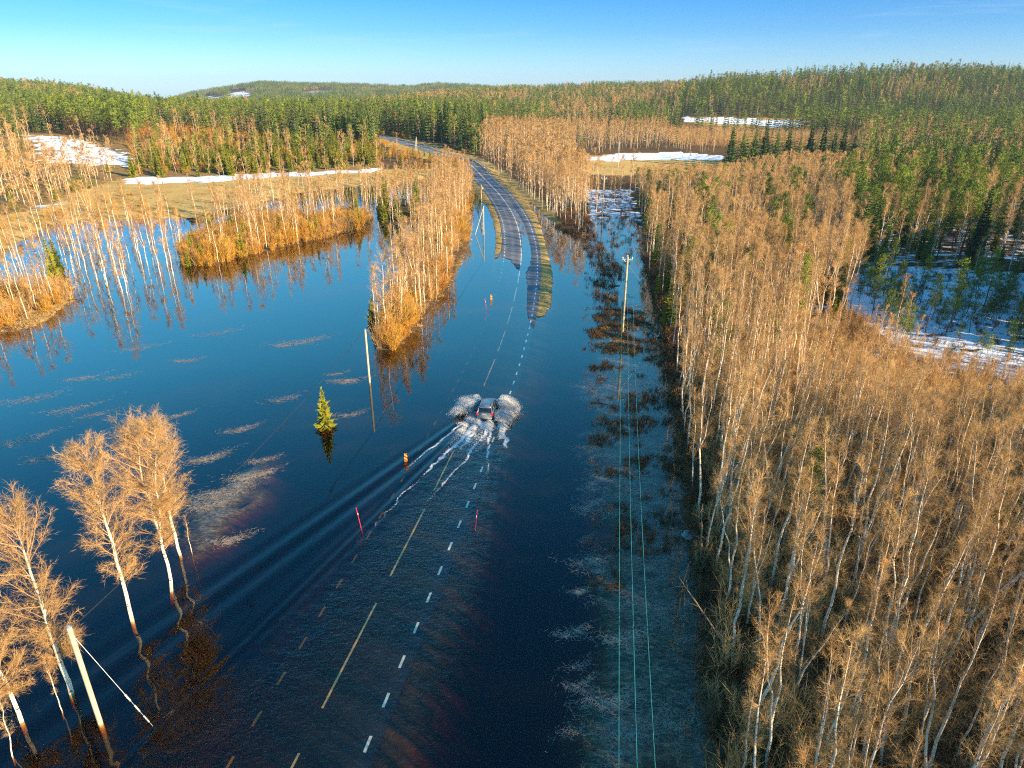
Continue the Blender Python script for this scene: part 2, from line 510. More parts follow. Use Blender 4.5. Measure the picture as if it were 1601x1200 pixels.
snow = np.maximum(snow, 0.62 * covj([(35, 210), (110, 212), (215, 245), (215, 262), (70, 255), (50, 235)]))
snow = np.maximum(snow, 0.5 * covj([(45, 322), (110, 314), (110, 320), (45, 330)]))
snow = np.maximum(snow, 0.9 * covj([(318, 149), (345, 151), (350, 160), (330, 160)]))
snow = np.maximum(snow, 0.9 * covj([(360, 142), (385, 142), (396, 157), (362, 158)]))
snow = np.maximum(snow, 0.5 * covj([(470, 142), (520, 140), (520, 148), (470, 149)]))
snow = np.maximum(snow, 0.50 * covj([(620, 150), (720, 150), (720, 162), (620, 162)]))
CLEAR = [(1335, 420), (1450, 418), (1601, 425), (1800, 430), (2600, 560), (2600, 700), (1700, 640), (1560, 588), (1450, 560), (1375, 525), (1320, 470)]
snow = np.maximum(snow, 0.70 * covj(CLEAR))
snow = np.maximum(snow, 0.45 * covj([(1250, 300), (1900, 300), (1900, 425), (1335, 425), (1200, 420)]))
snow = np.maximum(snow, 0.42 * covj([(1200, 440), (1335, 430), (1450, 560), (1700, 640), (1700, 760), (1450, 640), (1250, 560)]))
snow = np.maximum(snow, 0.62 * covj([(915, 296), (985, 294), (1000, 345), (920, 345)]))
snow = np.maximum(snow, 0.28 * covj([(985, 280), (1330, 300), (1330, 440), (1050, 520), (1010, 400)]))
snow = np.maximum(snow, 0.20 * (covj([(1100, 560), (3000, 600), (3000, 3000), (1120, 3000)])))
cor = polydist(tx, ty, CORR)
weed = sstep(-3, 3, cor)
weed = np.maximum(weed, sstep(-3, 3, polydist(tx, ty, WEEDL)))
snow = snow * np.where(np.abs(road_st(tx, ty)[2]) < 9, 0, 1)
gold = np.maximum(gold, np.where((np.abs(road_st(tx, ty)[2]) < 12) & (ty > 90) & (ty < 480), 0.8, 0))
gold = np.maximum(gold, 0.35 * covj([(-150, 200), (230, 215), (600, 262), (190, 284), (60, 330), (-150, 340)]))

# weedy shallows: the old grass floats up in mats close under the surface
def ground_material():
    m, nt, out = mat("ground")
    S, Gd, W = (attr(nt, n).outputs['Fac'] for n in ('snow', 'gold', 'weed'))
    geo = node(nt, "ShaderNodeNewGeometry")
    sep = node(nt, "ShaderNodeSeparateXYZ"); nt.links.new(geo.outputs['Position'], sep.inputs[0])
    big = noise(nt, 0.09, 5, 0.6); fine = noise(nt, 1.4, 6, 0.7); mid = noise(nt, 0.35, 5, 0.65, dist=0.6)
    floor = ramp(nt, fine, [(0.3, (0.05, 0.033, 0.018)), (0.5, (0.13, 0.08, 0.04)), (0.72, (0.24, 0.16, 0.08))])
    grass = ramp(nt, mixc(nt, 0.5, big, fine), [(0.36, (0.26, 0.16, 0.06)), (0.47, (0.54, 0.35, 0.115)), (0.64, (0.68, 0.46, 0.17))])
    mud = ramp(nt, fine, [(0.3, (0.03, 0.022, 0.014)), (0.7, (0.07, 0.05, 0.03))])
    mp = node(nt, "ShaderNodeMapping"); mp.inputs['Scale'].default_value = (0.7, 1.9, 1.0); mp.inputs['Rotation'].default_value = (0, 0, 0.25)
    tc = node(nt, "ShaderNodeTexCoord"); nt.links.new(tc.outputs['Object'], mp.inputs[0])
    wisps = noise(nt, 1.5, 9, 0.72, mp.outputs[0], dist=1.6)
    weeds = ramp(nt, wisps, [(0.38, (0.04, 0.035, 0.03)), (0.52, (0.16, 0.145, 0.12)), (0.66, (0.42, 0.38, 0.33))])
    under = mixc(nt, W, mud, weeds)
    wet = ramp(nt, sep.outputs[2], [(0.0, 0.0), (0.035, 1.0)])
    land = mixc(nt, Gd, floor, grass)
    col = mixc(nt, wet, under, land)
    sm = node(nt, "ShaderNodeMapping"); sm.inputs['Scale'].default_value = (0.5, 1.3, 1.0)
    nt.links.new(tc.outputs['Object'], sm.inputs[0])
    sn = noise(nt, 0.35, 6, 0.66, sm.outputs[0])
    thr = math_(nt, 'ADD', sn, math_(nt, 'SUBTRACT', math_(nt, 'MULTIPLY', S, 0.62), 0.80))
    smask = ramp(nt, thr, [(0.0, 0.0), (0.03, 1.0)])
    smask = math_(nt, 'MULTIPLY', smask, math_(nt, 'GREATER_THAN', S, 0.05))
    col = mixc(nt, smask, col, (0.80, 0.82, 0.84))
    d = node(nt, "ShaderNodeBsdfDiffuse"); nt.links.new(col, d.inputs[0])
    bp = node(nt, "ShaderNodeBump"); bp.inputs['Strength'].default_value = 0.7; bp.inputs['Distance'].default_value = 0.25
    nt.links.new(math_(nt, 'ADD', fine, smask), bp.inputs['Height']); nt.links.new(bp.outputs[0], d.inputs['Normal'])
    nt.links.new(d.outputs[0], out.inputs[0])
    return m
terrain = b.build("ground", ground_material(), smooth=True)
tag(terrain, kind='structure')
for n, v in (('snow', snow), ('gold', gold), ('weed', weed)): set_attr(terrain.data, n, v)

# ------------------------------------------------------------------ road
i0 = 0; i1 = len(RC) - 2
ts = np.array([-4.25, -3.9, -3.5, -2.8, -2.1, -1.4, -0.7, -0.1, 0.4, 0.8, 1.2, 1.6, 2.0, 2.4, 2.9, 3.5, 3.9, 4.25])
vx = RC[:, None, 0] + RN[:, None, 0] * ts; vy = RC[:, None, 1] + RN[:, None, 1] * ts
vz = road_z(RC[:, None, 1], ts[None, :] + 0 * RC[:, None, 1])
b = MB(); b.add(np.stack([vx, vy, vz], -1).reshape(-1, 3), grid_faces(len(ts), len(RC)))
m, nt, out = mat("asphalt")
aT = attr(nt, 'across').outputs['Fac']
n1 = noise(nt, 2.5, 6, 0.7); n2 = noise(nt, 0.12, 4)
col = ramp(nt, n1, [(0.3, (0.12, 0.125, 0.135)), (0.7, (0.21, 0.215, 0.23))])
trk = ramp(nt, math_(nt, 'ABSOLUTE', math_(nt, 'SINE', math_(nt, 'MULTIPLY', aT, 1.8))), [(0.0, (1.12, 1.12, 1.12)), (1.0, (0.8, 0.8, 0.8))])
col = mixc(nt, 1.0, col, trk, 'MULTIPLY')
col = mixc(nt, 1.0, col, ramp(nt, n2, [(0.35, (0.8, 0.8, 0.8)), (0.65, (1.25, 1.2, 1.15))]), 'MULTIPLY')
geo_ = node(nt, "ShaderNodeNewGeometry"); sp_ = node(nt, "ShaderNodeSeparateXYZ"); nt.links.new(geo_.outputs['Position'], sp_.inputs[0])
col = mixc(nt, 1.0, col, ramp(nt, math_(nt, 'ADD', sp_.outputs[2], 0.5), [(0.49, (0.10, 0.10, 0.095)), (0.515, (1, 1, 1))]), 'MULTIPLY')
bs = node(nt, "ShaderNodeBsdfPrincipled"); nt.links.new(col, bs.inputs['Base Color']); bs.inputs['Roughness'].default_value = 0.72
bs.inputs['Specular IOR Level'].default_value = 0.35
bp = node(nt, "ShaderNodeBump"); bp.inputs['Strength'].default_value = 0.3; bp.inputs['Distance'].default_value = 0.02
nt.links.new(noise(nt, 30, 3), bp.inputs['Height']); nt.links.new(bp.outputs[0], bs.inputs['Normal'])
nt.links.new(bs.outputs[0], out.inputs[0])
road = b.build("road", m, smooth=True); tag(road, kind='structure')
set_attr(road.data, 'across', np.broadcast_to(ts, vx.shape).ravel())

paint = simple("road_paint", (0.86, 0.84, 0.76), 0.6, var=0.1, scale=5)
def strip(s0, s1, t, w):
    n = max(2, int((s1 - s0) / 1.0) + 1)
    s = np.linspace(s0, s1, n)
    cx = np.interp(s, RS, RC[:, 0]); cy = np.interp(s, RS, RC[:, 1])
    nx = np.interp(s, RS, RN[:, 0]); ny = np.interp(s, RS, RN[:, 1])
    v = []
    for q in (-w / 2, w / 2):
        v.append(np.c_[cx + nx * (t + q), cy + ny * (t + q), road_z(cy, t + q) + 0.008])
    v = np.stack(v, 1).reshape(-1, 3)
    return v, grid_faces(2, n)
def s_at(p):
    return RS[np.argmin((RC[:, 0] - p[0]) ** 2 + (RC[:, 1] - p[1]) ** 2)]
sA = s_at(G(498, 1107))
sSolid = s_at(G(813.5, 424))
k = -4
while True:
    s0 = sA + 12 * k
    if s0 > sSolid: break
    v, f = strip(s0, min(s0 + 9, 1e9), 0, 0.14)
    if s0 > 5:
        b = MB(); b.add(v, f); b.build("centre_dash", paint, road)
    k += 1
v, f = strip(sA + 12 * k, RS[-1] - 2, 0.09, 0.13)
b = MB(); b.add(v, f); b.build("centre_line", paint, road)
v, f = strip(sSolid + 95, RS[-1] - 2, -0.16, 0.1)
b = MB(); b.add(v, f); b.build("centre_line", paint, road)
sE = s_at(G(618, 1042)) - 0.5
far_e = MB()
sid = 0
for side, off in ((3.55, 0.0), (-3.6, 0.9)):
    q = -16
    while True:
        s0 = sE + off + 3 * q
        if s0 > RS[-1] - 8: break
        v, f = strip(s0, s0 + 1.05, side, 0.17)
        if s0 > 5:
            cy = v[0][1]
            if cy < (150 if side > 0 else 60):
                b = MB(); b.add(v, f); b.build("edge_dash", paint, road)
            else:
                far_e.add(v, f)
        q += 1
o = far_e.build("edge_dashes_far", paint, road); o['kind'] = 'stuff'

# ------------------------------------------------------------------ the car's place, used by the wake as well
car_rear = np.array(G(757.5, 655, 0.2))
iC = np.argmin((RC[:, 0] - car_rear[0]) ** 2 + (RC[:, 1] - car_rear[1]) ** 2)
cdir = RT[iC] / np.linalg.norm(RT[iC]); cnor = np.array((cdir[1], -cdir[0]))
sC = RS[iC]

def wake_frame(x, y):
    """d metres behind the car's tail, l metres to the right of its track; the track follows the road"""
    idx, t, _ = road_st(x, y)
    tc = (car_rear[0] - RC[iC, 0]) * RN[iC, 0] + (car_rear[1] - RC[iC, 1]) * RN[iC, 1]
    s_ = RS[idx] + (x - RC[idx, 0]) * RT[idx, 0] + (y - RC[idx, 1]) * RT[idx, 1]
    return sC - s_, t - tc

FOAM_LINES = [  # (points (d, l)), width, strength
    ([(-3.0, -1.2), (0.0, -1.9), (4, -3.3), (9, -4.9), (15, -6.4)], 0.30, 1.0),
    ([(0.0, -0.8), (3, -1.2), (7, -2.3), (11, -3.2), (15, -4.3), (21, -5.2), (28, -6.2)], 0.42, 1.0),
    ([(0.0, -0.5), (3, -.7), (6, -1.2), (9, -1.0)], 0.6, 0.8),
    ([(0.0, 0.5), (3, 0.7), (6, 0.0), (9, -.2), (12, -1.0), (17, -2.0), (24, -3.0)], 0.30, 0.9),
    ([(0.0, 0.9), (4, 1.3), (8, 1.9), (12, 2.6), (17, 3.6)], 0.22, 0.9),
    ([(-2.0, 1.3), (1.0, 2.1), (4, 3.0), (7, 3.7)], 0.5, 1.0),
    ([(0.5, 1.6), (3, 2.4), (7, 3.9)], 0.35, 0.7),
    ([(0.0, 0.0), (2.5, 0.1)], 0.9, 0.9),
]
def foam_at(x, y, d, l):
    fo = np.zeros(x.shape)
    near = (d > -5) & (d < 34) & (np.abs(l) < 12)
    xx, yy, dd_, ll = x[near], y[near], d[near], l[near]
    wob = (vnoise(dd_ * 1.3, ll * 1.3, 77) - 0.5) * 0.5
    acc = np.zeros(xx.shape)
    for pts, w, st in FOAM_LINES:
        pts = np.array(pts)
        lc = np.interp(dd_, pts[:, 0], pts[:, 1])
        inr = sstep(pts[0, 0] - 0.5, pts[0, 0], dd_) * (1 - sstep(pts[-1, 0] * 0.55, pts[-1, 0], dd_))
        ww = np.maximum(w * (0.66 - 0.42 * np.clip(dd_ / 16, 0, 1)), .13)
        br = 0.72 + 0.42 * vnoise(dd_ * 0.9 + lc * 3, ll * 2.5, 81)
        acc = np.maximum(acc, st * inr * br * (1 - 0.45 * np.clip(dd_ / 16, 0, 1)) * np.exp(-((ll - lc + wob * w * 2.2) / ww) ** 2))
    patch = sstep(-1, 1, dd_) * (1 - sstep(3, 14, dd_)) * (1 - sstep(1.2, 3.4, np.abs(ll + 0.12 * dd_)))
    acc = np.maximum(acc, 0.42 * patch)
    fo[near] = acc
    return fo

def swell(x, y, d, l):
    z = np.zeros(x.shape)
    inn = (d > -4) & (d < 75)
    dd_, ll = d[inn], l[inn]
    a = -ll
    front_ = 1.5 + 0.36 * (dd_ + 3)
    u = a - front_
    lam = 1.5 + 0.030 * dd_
    env = np.exp(-((u + 0.6) / (1.0 + 0.05 * dd_)) ** 2)
    amp = 0.05 * np.exp(-dd_ / 55) * sstep(-4, 3, dd_)
    zz = amp * env * np.cos(2 * math.pi * u / lam)
    # inner chevrons
    u2 = a - (1.0 + 0.22 * (dd_ + 1))
    zz += 0.04 * np.exp(-dd_ / 40) * sstep(-1, 3, dd_) * np.exp(-(u2 / 0.8) ** 2) * np.cos(2 * math.pi * u2 / 1.0)
    ur = ll - (2.2 + 0.12 * dd_)
    zz += 0.03 * np.exp(-dd_ / 40) * sstep(-1, 3, dd_) * np.exp(-(ur / 1.0) ** 2) * np.cos(2 * math.pi * ur / 0.9)
    # churned water close behind
    zz += (fbm(dd_ * 1.6, ll * 2.2, 50, 4) - 0.5) * 0.16 * sstep(-2, 1, dd_) * np.exp(-np.maximum(dd_, 0) / 9) * np.exp(-(ll / 3.2) ** 4)
    inside = (1 - sstep(-0.5, 0.8, ll - (2.6 + 0.10 * dd_))) * (1 - sstep(-1.5, 0.3, a - (0.9 + 0.25 * dd_)))
    zz += (fbm(dd_ * 2.1, ll * 1.3, 55, 3) - 0.5) * 0.045 * inside * sstep(0, 5, dd_)
    z[inn] = zz
    return z

wxs = axis(-330, 210, -24, 5, 0.17, 1.09)
wys = axis(-75, 330, 19, 73, 0.17, 1.06)
X, Y = np.meshgrid(wxs, wys); wx, wy = X.ravel(), Y.ravel()
wd, wl = wake_frame(wx, wy)
wz = swell(wx, wy, wd, wl)
foam = foam_at(wx, wy, wd, wl)
wz += foam * 0.04
cw_ = (fbm(wx / 1.5, wy / 1.5, 90, 3) - .5) * 2.2
chop = sstep(-1, 3, wd) * (1 - 0.4 * sstep(25, 60, wd)) * (1 - sstep(-1.4, 1.6, wl + cw_ - (2.4 + 0.09 * wd))) * (1 - sstep(-3.0, 1.2, -wl + cw_ - (1.2 + 0.20 * np.maximum(wd, 0))))
nx, ny = len(wxs), len(wys)
b = MB()
b.add(np.c_[wx, wy, wz], grid_faces(nx, ny))
# sides and floor close the body of water
edge = np.r_[np.arange(nx), np.arange(1, ny) * nx + nx - 1, (ny - 1) * nx + np.arange(nx - 2, -1, -1), np.arange(ny - 2, 0, -1) * nx]
nb = len(edge); low = np.arange(nb) + nx * ny
ev = np.c_[wx[edge], wy[edge], np.full(nb, -5.0)]
b.v.append(ev); b.n += nb
q = np.arange(nb); q2 = (q + 1) % nb
b.f.append(np.c_[edge[q], low[q], low[q2], edge[q2]]); b.m.append(np.zeros(nb, int))
c = len(low) + nx * ny
b.v.append(np.array([[0, 100, -5.0]])); b.n += 1
b.f.append(np.c_[np.full(nb, c), low[q2], low[q], low[q]]); b.m.append(np.zeros(nb, int))

def water_material():
    m, nt, out = mat("water")
    ch = attr(nt, 'chop').outputs['Fac']; fo = attr(nt, 'foam').outputs['Fac']
    tc = node(nt, "ShaderNodeTexCoord")
    r1 = noise(nt, 1.1, 3, 0.5, tc.outputs['Object']); 
    r2 = noise(nt, 3.4, 4, 0.6, tc.outputs['Object'], dist=0.4)
    big = ramp(nt, noise(nt, 0.05, 3, 0.5, tc.outputs['Object']), [(0.4, 0.25), (0.65, 1.0)])
    calm = math_(nt, 'MULTIPLY', math_(nt, 'ADD', math_(nt, 'MULTIPLY', r2, 0.0018), math_(nt, 'MULTIPLY', r1, 0.003)), big)
    mp = node(nt, "ShaderNodeMapping"); mp.inputs['Scale'].default_value = (1.0, 1.6, 1.0); mp.inputs['Rotation'].default_value = (0, 0, R(10))
    nt.links.new(tc.outputs['Object'], mp.inputs[0])
    rough = math_(nt, 'MULTIPLY', math_(nt, 'MULTIPLY', noise(nt, 2.6, 5, 0.62, mp.outputs[0], dist=0.4), 0.05), ch)
    fn = noise(nt, 6.5, 7, 0.72, tc.outputs['Object'], dist=0.8)
    fmask = ramp(nt, math_(nt, 'ADD', math_(nt, 'MULTIPLY', fo, 0.60), fn), [(0.74, 0.0), (0.86, 1.0)])
    h = math_(nt, 'ADD', math_(nt, 'ADD', calm, rough), math_(nt, 'MULTIPLY', fmask, 0.03))
    bp = node(nt, "ShaderNodeBump"); bp.inputs['Strength'].default_value = 1.0; bp.inputs['Distance'].default_value = 1.0
    nt.links.new(h, bp.inputs['Height'])
    # Schlick reflectance, the same from above and from below
    gi_ = node(nt, "ShaderNodeNewGeometry"); dt = node(nt, "ShaderNodeVectorMath"); dt.operation = 'DOT_PRODUCT'
    nt.links.new(gi_.outputs['Incoming'], dt.inputs[0]); nt.links.new(bp.outputs[0], dt.inputs[1])
    one_m = math_(nt, 'SUBTRACT', 1.0, math_(nt, 'MINIMUM', math_(nt, 'ABSOLUTE', dt.outputs['Value']), 1.0))
    refl = math_(nt, 'ADD', math_(nt, 'MULTIPLY', math_(nt, 'POWER', one_m, 4.0), 0.965), 0.035)
    tr = node(nt, "ShaderNodeBsdfTransparent"); tr.inputs[0].default_value = (1, 1, 1, 1)
    gl = node(nt, "ShaderNodeBsdfGlossy"); gl.inputs['Roughness'].default_value = 0.03; gl.inputs['Color'].default_value = (1, 1, 1, 1)
    nt.links.new(bp.outputs[0], gl.inputs['Normal'])
    ms = node(nt, "ShaderNodeMixShader"); nt.links.new(refl, ms.inputs[0]); nt.links.new(tr.outputs[0], ms.inputs[1]); nt.links.new(gl.outputs[0], ms.inputs[2])
    df = node(nt, "ShaderNodeBsdfDiffuse"); df.inputs[0].default_value = (0.80, 0.78, 0.74, 1)
    m2 = node(nt, "ShaderNodeMixShader"); nt.links.new(math_(nt, 'MULTIPLY', fmask, 0.9), m2.inputs[0]); nt.links.new(ms.outputs[0], m2.inputs[1]); nt.links.new(df.outputs[0], m2.inputs[2])
    nt.links.new(m2.outputs[0], out.inputs['Surface'])
    va = node(nt, "ShaderNodeVolumeAbsorption"); va.inputs['Color'].default_value = (0.80, 0.58, 0.0, 1); va.inputs['Density'].default_value = 2.8
    nt.links.new(va.outputs[0], out.inputs['Volume'])
    return m
water = b.build("water", water_material(), smooth=True); tag(water, kind='structure')
pad = np.zeros(nb + 1)
set_attr(water.data, 'chop', np.r_[chop, pad]); set_attr(water.data, 'foam', np.r_[foam, pad])

# ------------------------------------------------------------------ trees: generators
def unit(v): return v / (np.linalg.norm(v, axis=-1, keepdims=True) + 1e-9)

def birch(H=13.0, nb=46, nt=16, kids=4, tw=0.013, tl=0.8, kw=0.010, r0=0.10, lean=0.3, crown0=0.38, wide=0.16, fork=0.0, asc=0.0, dens_top=1.0):
    """bare birch: returns (trunk MB, crown MB); trunk carries stem and main limbs, crown the twigs"""
    T, C = MB(), MB()
    n = 11
    hs = np.linspace(0, 1, n)
    wob = np.cumsum(rng.normal(0, 0.09, (n, 2)), 0) * (H / 13)
    le = rng.normal(0, lean, 2)
    stem = np.c_[wob + le * hs[:, None] ** 1.5, hs * H]
    stem[0, :2] = 0; stem[0, 2] = -0.6
    rad = r0 * (1 - hs) ** 0.8 + 0.012
    T.tube(stem, rad, 6)
    stems = [(stem, rad, 0.0)]
    if fork:
        k = int(n * fork); az = rng.uniform(0, 6.28)
        m_ = n - k
        q = np.linspace(0, 1, m_)
        off = np.c_[np.cos(az) * 1.3 * q ** 0.7, np.sin(az) * 1.3 * q ** 0.7, 0 * q]
        st2 = stem[k:] * np.array((1, 1, 0.97)) + off + np.c_[np.cumsum(rng.normal(0, .07, (m_, 2)), 0), 0 * q] * q[:, None]
        T.tube(st2, rad[k:] * 0.8, 5); stems.append((st2, rad[k:] * 0.8, fork))
    bases, dirs, Ls = [], [], []
    for si, (st, rd, f0) in enumerate(stems):
        cnt = nb if si == 0 else int(nb * 0.55)
        h = crown0 + (0.985 - crown0) * rng.uniform(0, 1, cnt) ** (1.0 / dens_top)
        h = np.maximum(h, f0 + 0.05)
        zz = h * H
        for i in range(cnt):
            hx = h[i]
            L = H * wide * (0.30 + 1.0 * math.sin(math.pi * min(1, max(0, (1.02 - hx) / (1.04 - crown0))) ** 0.85) ** 0.8) * rng.uniform(0.7, 1.2)
            az = i * 2.4 + rng.uniform(-.5, .5)
            el = R(rng.uniform(28, 55) + 22 * (hx - crown0) + asc)
            p0 = np.array([np.interp(zz[i], st[:, 2], st[:, k]) for k in (0, 1)] + [zz[i]])
            d0 = np.array((math.cos(az) * math.cos(el), math.sin(az) * math.cos(el), math.sin(el)))
            tt = np.linspace(0, 1, 5)
            cur = np.cumsum(rng.normal(0, .035, (5, 3)), 0) * L
            sag = rng.uniform(-0.25, 0.12)
            pts = p0 + d0 * L * tt[:, None] + cur * tt[:, None] + np.array((0, 0, 1)) * (sag * L * tt ** 2.2)[:, None]
            rr = min(0.035, 0.012 + 0.010 * L) * (H / 13) * (0.6 if asc else 0.85)
            T.tube(pts, rr * (1 - 0.8 * tt), 3, mi=1, cap=False)
            bases.append(pts); dirs.append(d0); Ls.append(L)
    B = np.array(bases); D = np.array(dirs); L = np.array(Ls)
    nbr = len(B)
    k = rng.integers(0, nbr, nbr * nt) if nt else np.zeros(0, int)
    t = rng.uniform(0.12, 1.0, len(k)) ** 0.8
    seg = np.minimum((t * 4).astype(int), 3); fr = t * 4 - seg
    p = B[k, seg] * (1 - fr)[:, None] + B[k, seg + 1] * fr[:, None]
    bd = unit(B[k, seg + 1] - B[k, seg])
    d = unit(bd * 1.0 + rng.normal(0, 0.55, (len(k), 3)) + np.array((0, 0, 0.25)))
    ln = tl * rng.uniform(0.5, 1.2, len(k)) * (1.1 - 0.4 * t)
    droop = np.array((0, 0, -1.0)) * rng.uniform(0.0, 0.45, len(k))[:, None]
    C.blades(p, d, ln, tw, 0, droop)
    if kids:
        kk = np.repeat(np.arange(len(k)), kids)
        f = rng.uniform(0.2, 1.0, len(kk))[:, None]
        pp = p[kk] + (d[kk] * f + droop[kk] * f ** 1.5) * ln[kk][:, None]
        dd = unit(d[kk] + rng.normal(0, 0.6, (len(kk), 3)) + np.array((0, 0, -0.15)))
        l2 = ln[kk] * rng.uniform(0.3, 0.7, len(kk))
        side = unit(np.cross(dd, rng.normal(size=dd.shape))) * (kw / 2)
        C.tris(pp - side, pp + side, pp + dd * l2[:, None], 0)
    # leader twigs
    m_ = 30
    z = rng.uniform(0.86, 1.0, m_) * H
    pp = np.c_[np.interp(z, stem[:, 2], stem[:, 0]), np.interp(z, stem[:, 2], stem[:, 1]), z]
    C.blades(pp, unit(rng.normal(0, .5, (m_, 3)) + np.array((0, 0, 1.0))), rng.uniform(.4, .9, m_) * tl, tw, 0)
    return T, C

def spruce(H=16.0, whorls=24, per=9, r=2.2, low=0.08, tri=3, r0=0.16, dens=1.0, flat=0.5):
    T, C = MB(), MB()
    T.tube(np.array([(0, 0, -0.5), (0.03, 0, H * .5), (0, 0.02, H)]), [r0, r0 * .6, 0.015], 5)
    for w in range(whorls):
        f = w / (whorls - 1)
        h = H * (low + (1 - low) * f ** 0.92)
        rr = r * (1 - f) ** 0.72 * rng.uniform(0.75, 1.12) + 0.12
        n = max(4, int(per * (1 - 0.45 * f)))
        az = rng.uniform(0, 6.28) + np.arange(n) * 2 * math.pi / n + rng.normal(0, .18, n)
        L = rr * rng.uniform(0.65, 1.15, n)
        dz = (-0.28 + 0.55 * f + rng.normal(0, .12, n))
        d = unit(np.c_[np.cos(az), np.sin(az), dz])
        p = np.c_[0 * az, 0 * az, np.full(n, h) + rng.normal(0, .05 * H / whorls, n)]
        sd = unit(np.cross(d, np.array((0, 0, 1.0))))
        tip = p + d * L[:, None] + np.array((0, 0, 1.0)) * (0.10 * L)[:, None]
        wd = (0.34 * L + 0.10)[:, None]
        hang = np.array((0, 0, -1.0)) * (0.22 * L + 0.10)[:, None]
        mid = p + d * (L * 0.5)[:, None]
        C.tris(p, mid + sd * wd * 0.6 + hang * 0.5, tip)
        C.tris(p, mid - sd * wd * 0.6 + hang * 0.5, tip)
        if tri > 2: C.tris(p + hang * 0.2, mid + hang * 1.5, tip)
        if tri > 3:
            for q in range(tri - 3):
                fr = rng.uniform(0.35, 0.95, n)[:, None]
                o = p + (tip - p) * fr
                dd = unit(d + sd * rng.choice((-1, 1), n)[:, None] * rng.uniform(.5, 1.1, n)[:, None] + np.array((0, 0, -0.3)) * rng.uniform(0, 1.5, n)[:, None])
                l2 = (L * 0.38)[:, None]
                up = unit(np.cross(dd, rng.normal(size=dd.shape))) * 0.16 * l2
                C.tris(o - up, o + up, o + dd * l2)
    C.blades(np.array([[0, 0, H * .97]] * 4), unit(rng.normal(0, .25, (4, 3)) + np.array((0, 0, 1))), np.full(4, H * .05 + .2), 0.12)
    return T, C

def pine(H=15.0, clumps=46, blades=16, r=1.9, crown0=0.45, r0=0.15, bw=0.09, bl=0.55, conic=0.6):
    T, C = MB(), MB()
    st = np.c_[np.cumsum(rng.normal(0, .10, (7, 2)), 0), np.linspace(0, H, 7)]; st[0] = (0, 0, -.5)
    T.tube(st, r0 * (1 - np.linspace(0, .88, 7)), 6)
    h = crown0 + (1.0 - crown0) * rng.uniform(0, 1, clumps) ** 0.9
    q = (h - crown0) / (1 - crown0)
    prof = np.sin(np.clip(math.pi * (0.16 + 0.84 * q) ** 0.9, 0, math.pi)) ** 0.7 * (1 - conic * q * 0.6) + 0.06
    az = np.arange(clumps) * 2.4 + rng.uniform(-.4, .4, clumps)
    rad = r * prof * rng.uniform(0.35, 1.1, clumps)
    zc = h * H + 0.12 * rad
    cx = np.c_[np.cos(az) * rad, np.sin(az) * rad, np.minimum(zc, H * 1.0)]
    for i in range(0, clumps, 2):
        p0 = np.array((0, 0, max(crown0 * H * .9, cx[i, 2] - 0.35 * rad[i] - .2)))
        T.tube(np.array([p0, (p0 + cx[i]) / 2 + (0, 0, .08), cx[i]]), [0.04, .03, .012], 3, cap=False)
    k = np.repeat(np.arange(clumps), blades)
    n = len(k)
    size = rng.uniform(.6, 1.15, clumps)[k]
    o = cx[k] + rng.normal(0, 1, (n, 3)) * np.array((.34, .34, .15)) * size[:, None]
    d = unit(rng.normal(0, 1, (n, 3)) + np.array((0, 0, .7)))
    C.blades(o, d, bl * size * rng.uniform(.6, 1.2, n), bw, 0)
    return T, C

def shrub(H=2.6, stems=14, twigs=26, w=0.02, spread=0.5, sw=0.03):
    C = MB()
    az = rng.uniform(0, 6.28, stems)
    d = unit(np.c_[np.cos(az) * rng.uniform(0, spread, stems), np.sin(az) * rng.uniform(0, spread, stems), np.ones(stems)])
    L = H * rng.uniform(.6, 1.05, stems)
    p = np.c_[rng.normal(0, .22, (stems, 2)), np.full(stems, -.3)]
    C.blades(p, d, L, sw, 0)
    k = np.repeat(np.arange(stems), twigs)
    f = rng.uniform(.12, .98, len(k))
    o = p[k] + d[k] * (L[k] * f)[:, None]
    dd = unit(d[k] * 0.9 + rng.normal(0, .45, (len(k), 3)))
    C.blades(o, dd, H * .24 * rng.uniform(.5, 1.2, len(k)), w, 0, np.array((0, 0, 0.0)))
    return C

def tussock(n=60, H=0.5, w=0.03, rad=0.35):
    C = MB()
    az = rng.uniform(0, 6.28, n)
    p = np.c_[np.cos(az) * rad * rng.uniform(0, 1, n), np.sin(az) * rad * rng.uniform(0, 1, n), np.full(n, -.05)]
    d = unit(np.c_[np.cos(az) * rng.uniform(.2, 1.3, n), np.sin(az) * rng.uniform(.2, 1.3, n), rng.uniform(.3, 1, n)])
    C.blades(p, d, H * rng.uniform(.5, 1.2, n), w, 0, np.array((0, 0, -.25)))
    return C

SPEC = {}       # kind -> list of (trunk mesh, crown mesh, height)
def reg(kind, pairs, tm, cm, H, base):
    L = []
    for T, C in pairs:
        L.append((T.mesh(base + "_trunk", tm), C.mesh(base + "_crown", cm), H))
    SPEC[kind] = L
BK = [M['bark'], M['limb']]
reg('birch_hero', [birch(13, 92, 34, 5, 0.014, 0.78, .010, 0.125, wide=.185, crown0=.20), birch(13, 84, 34, 5, 0.014, 0.8, .010, .12, wide=.165, crown0=.24),
                   birch(13, 84, 34, 5, 0.014, .8, .010, .11, wide=.16, crown0=.28, fork=.42)], BK, [M['twig']], 13, 'birch')
reg('birch', [birch(13, nb_, 17, 5, 0.011, .66, .0075, .085, wide=w_, crown0=c_, lean=.45, fork=fk, asc=14) for fk, w_, nb_, c_ in ((0, .085, 34, .40), (0, .10, 36, .34), (0, .07, 30, .48), (.35, .08, 28, .42), (0, .12, 42, .30), (.5, .08, 28, .45), (0, .06, 24, .58), (0, .10, 40, .38))], BK, [M['twig']], 13, 'birch')
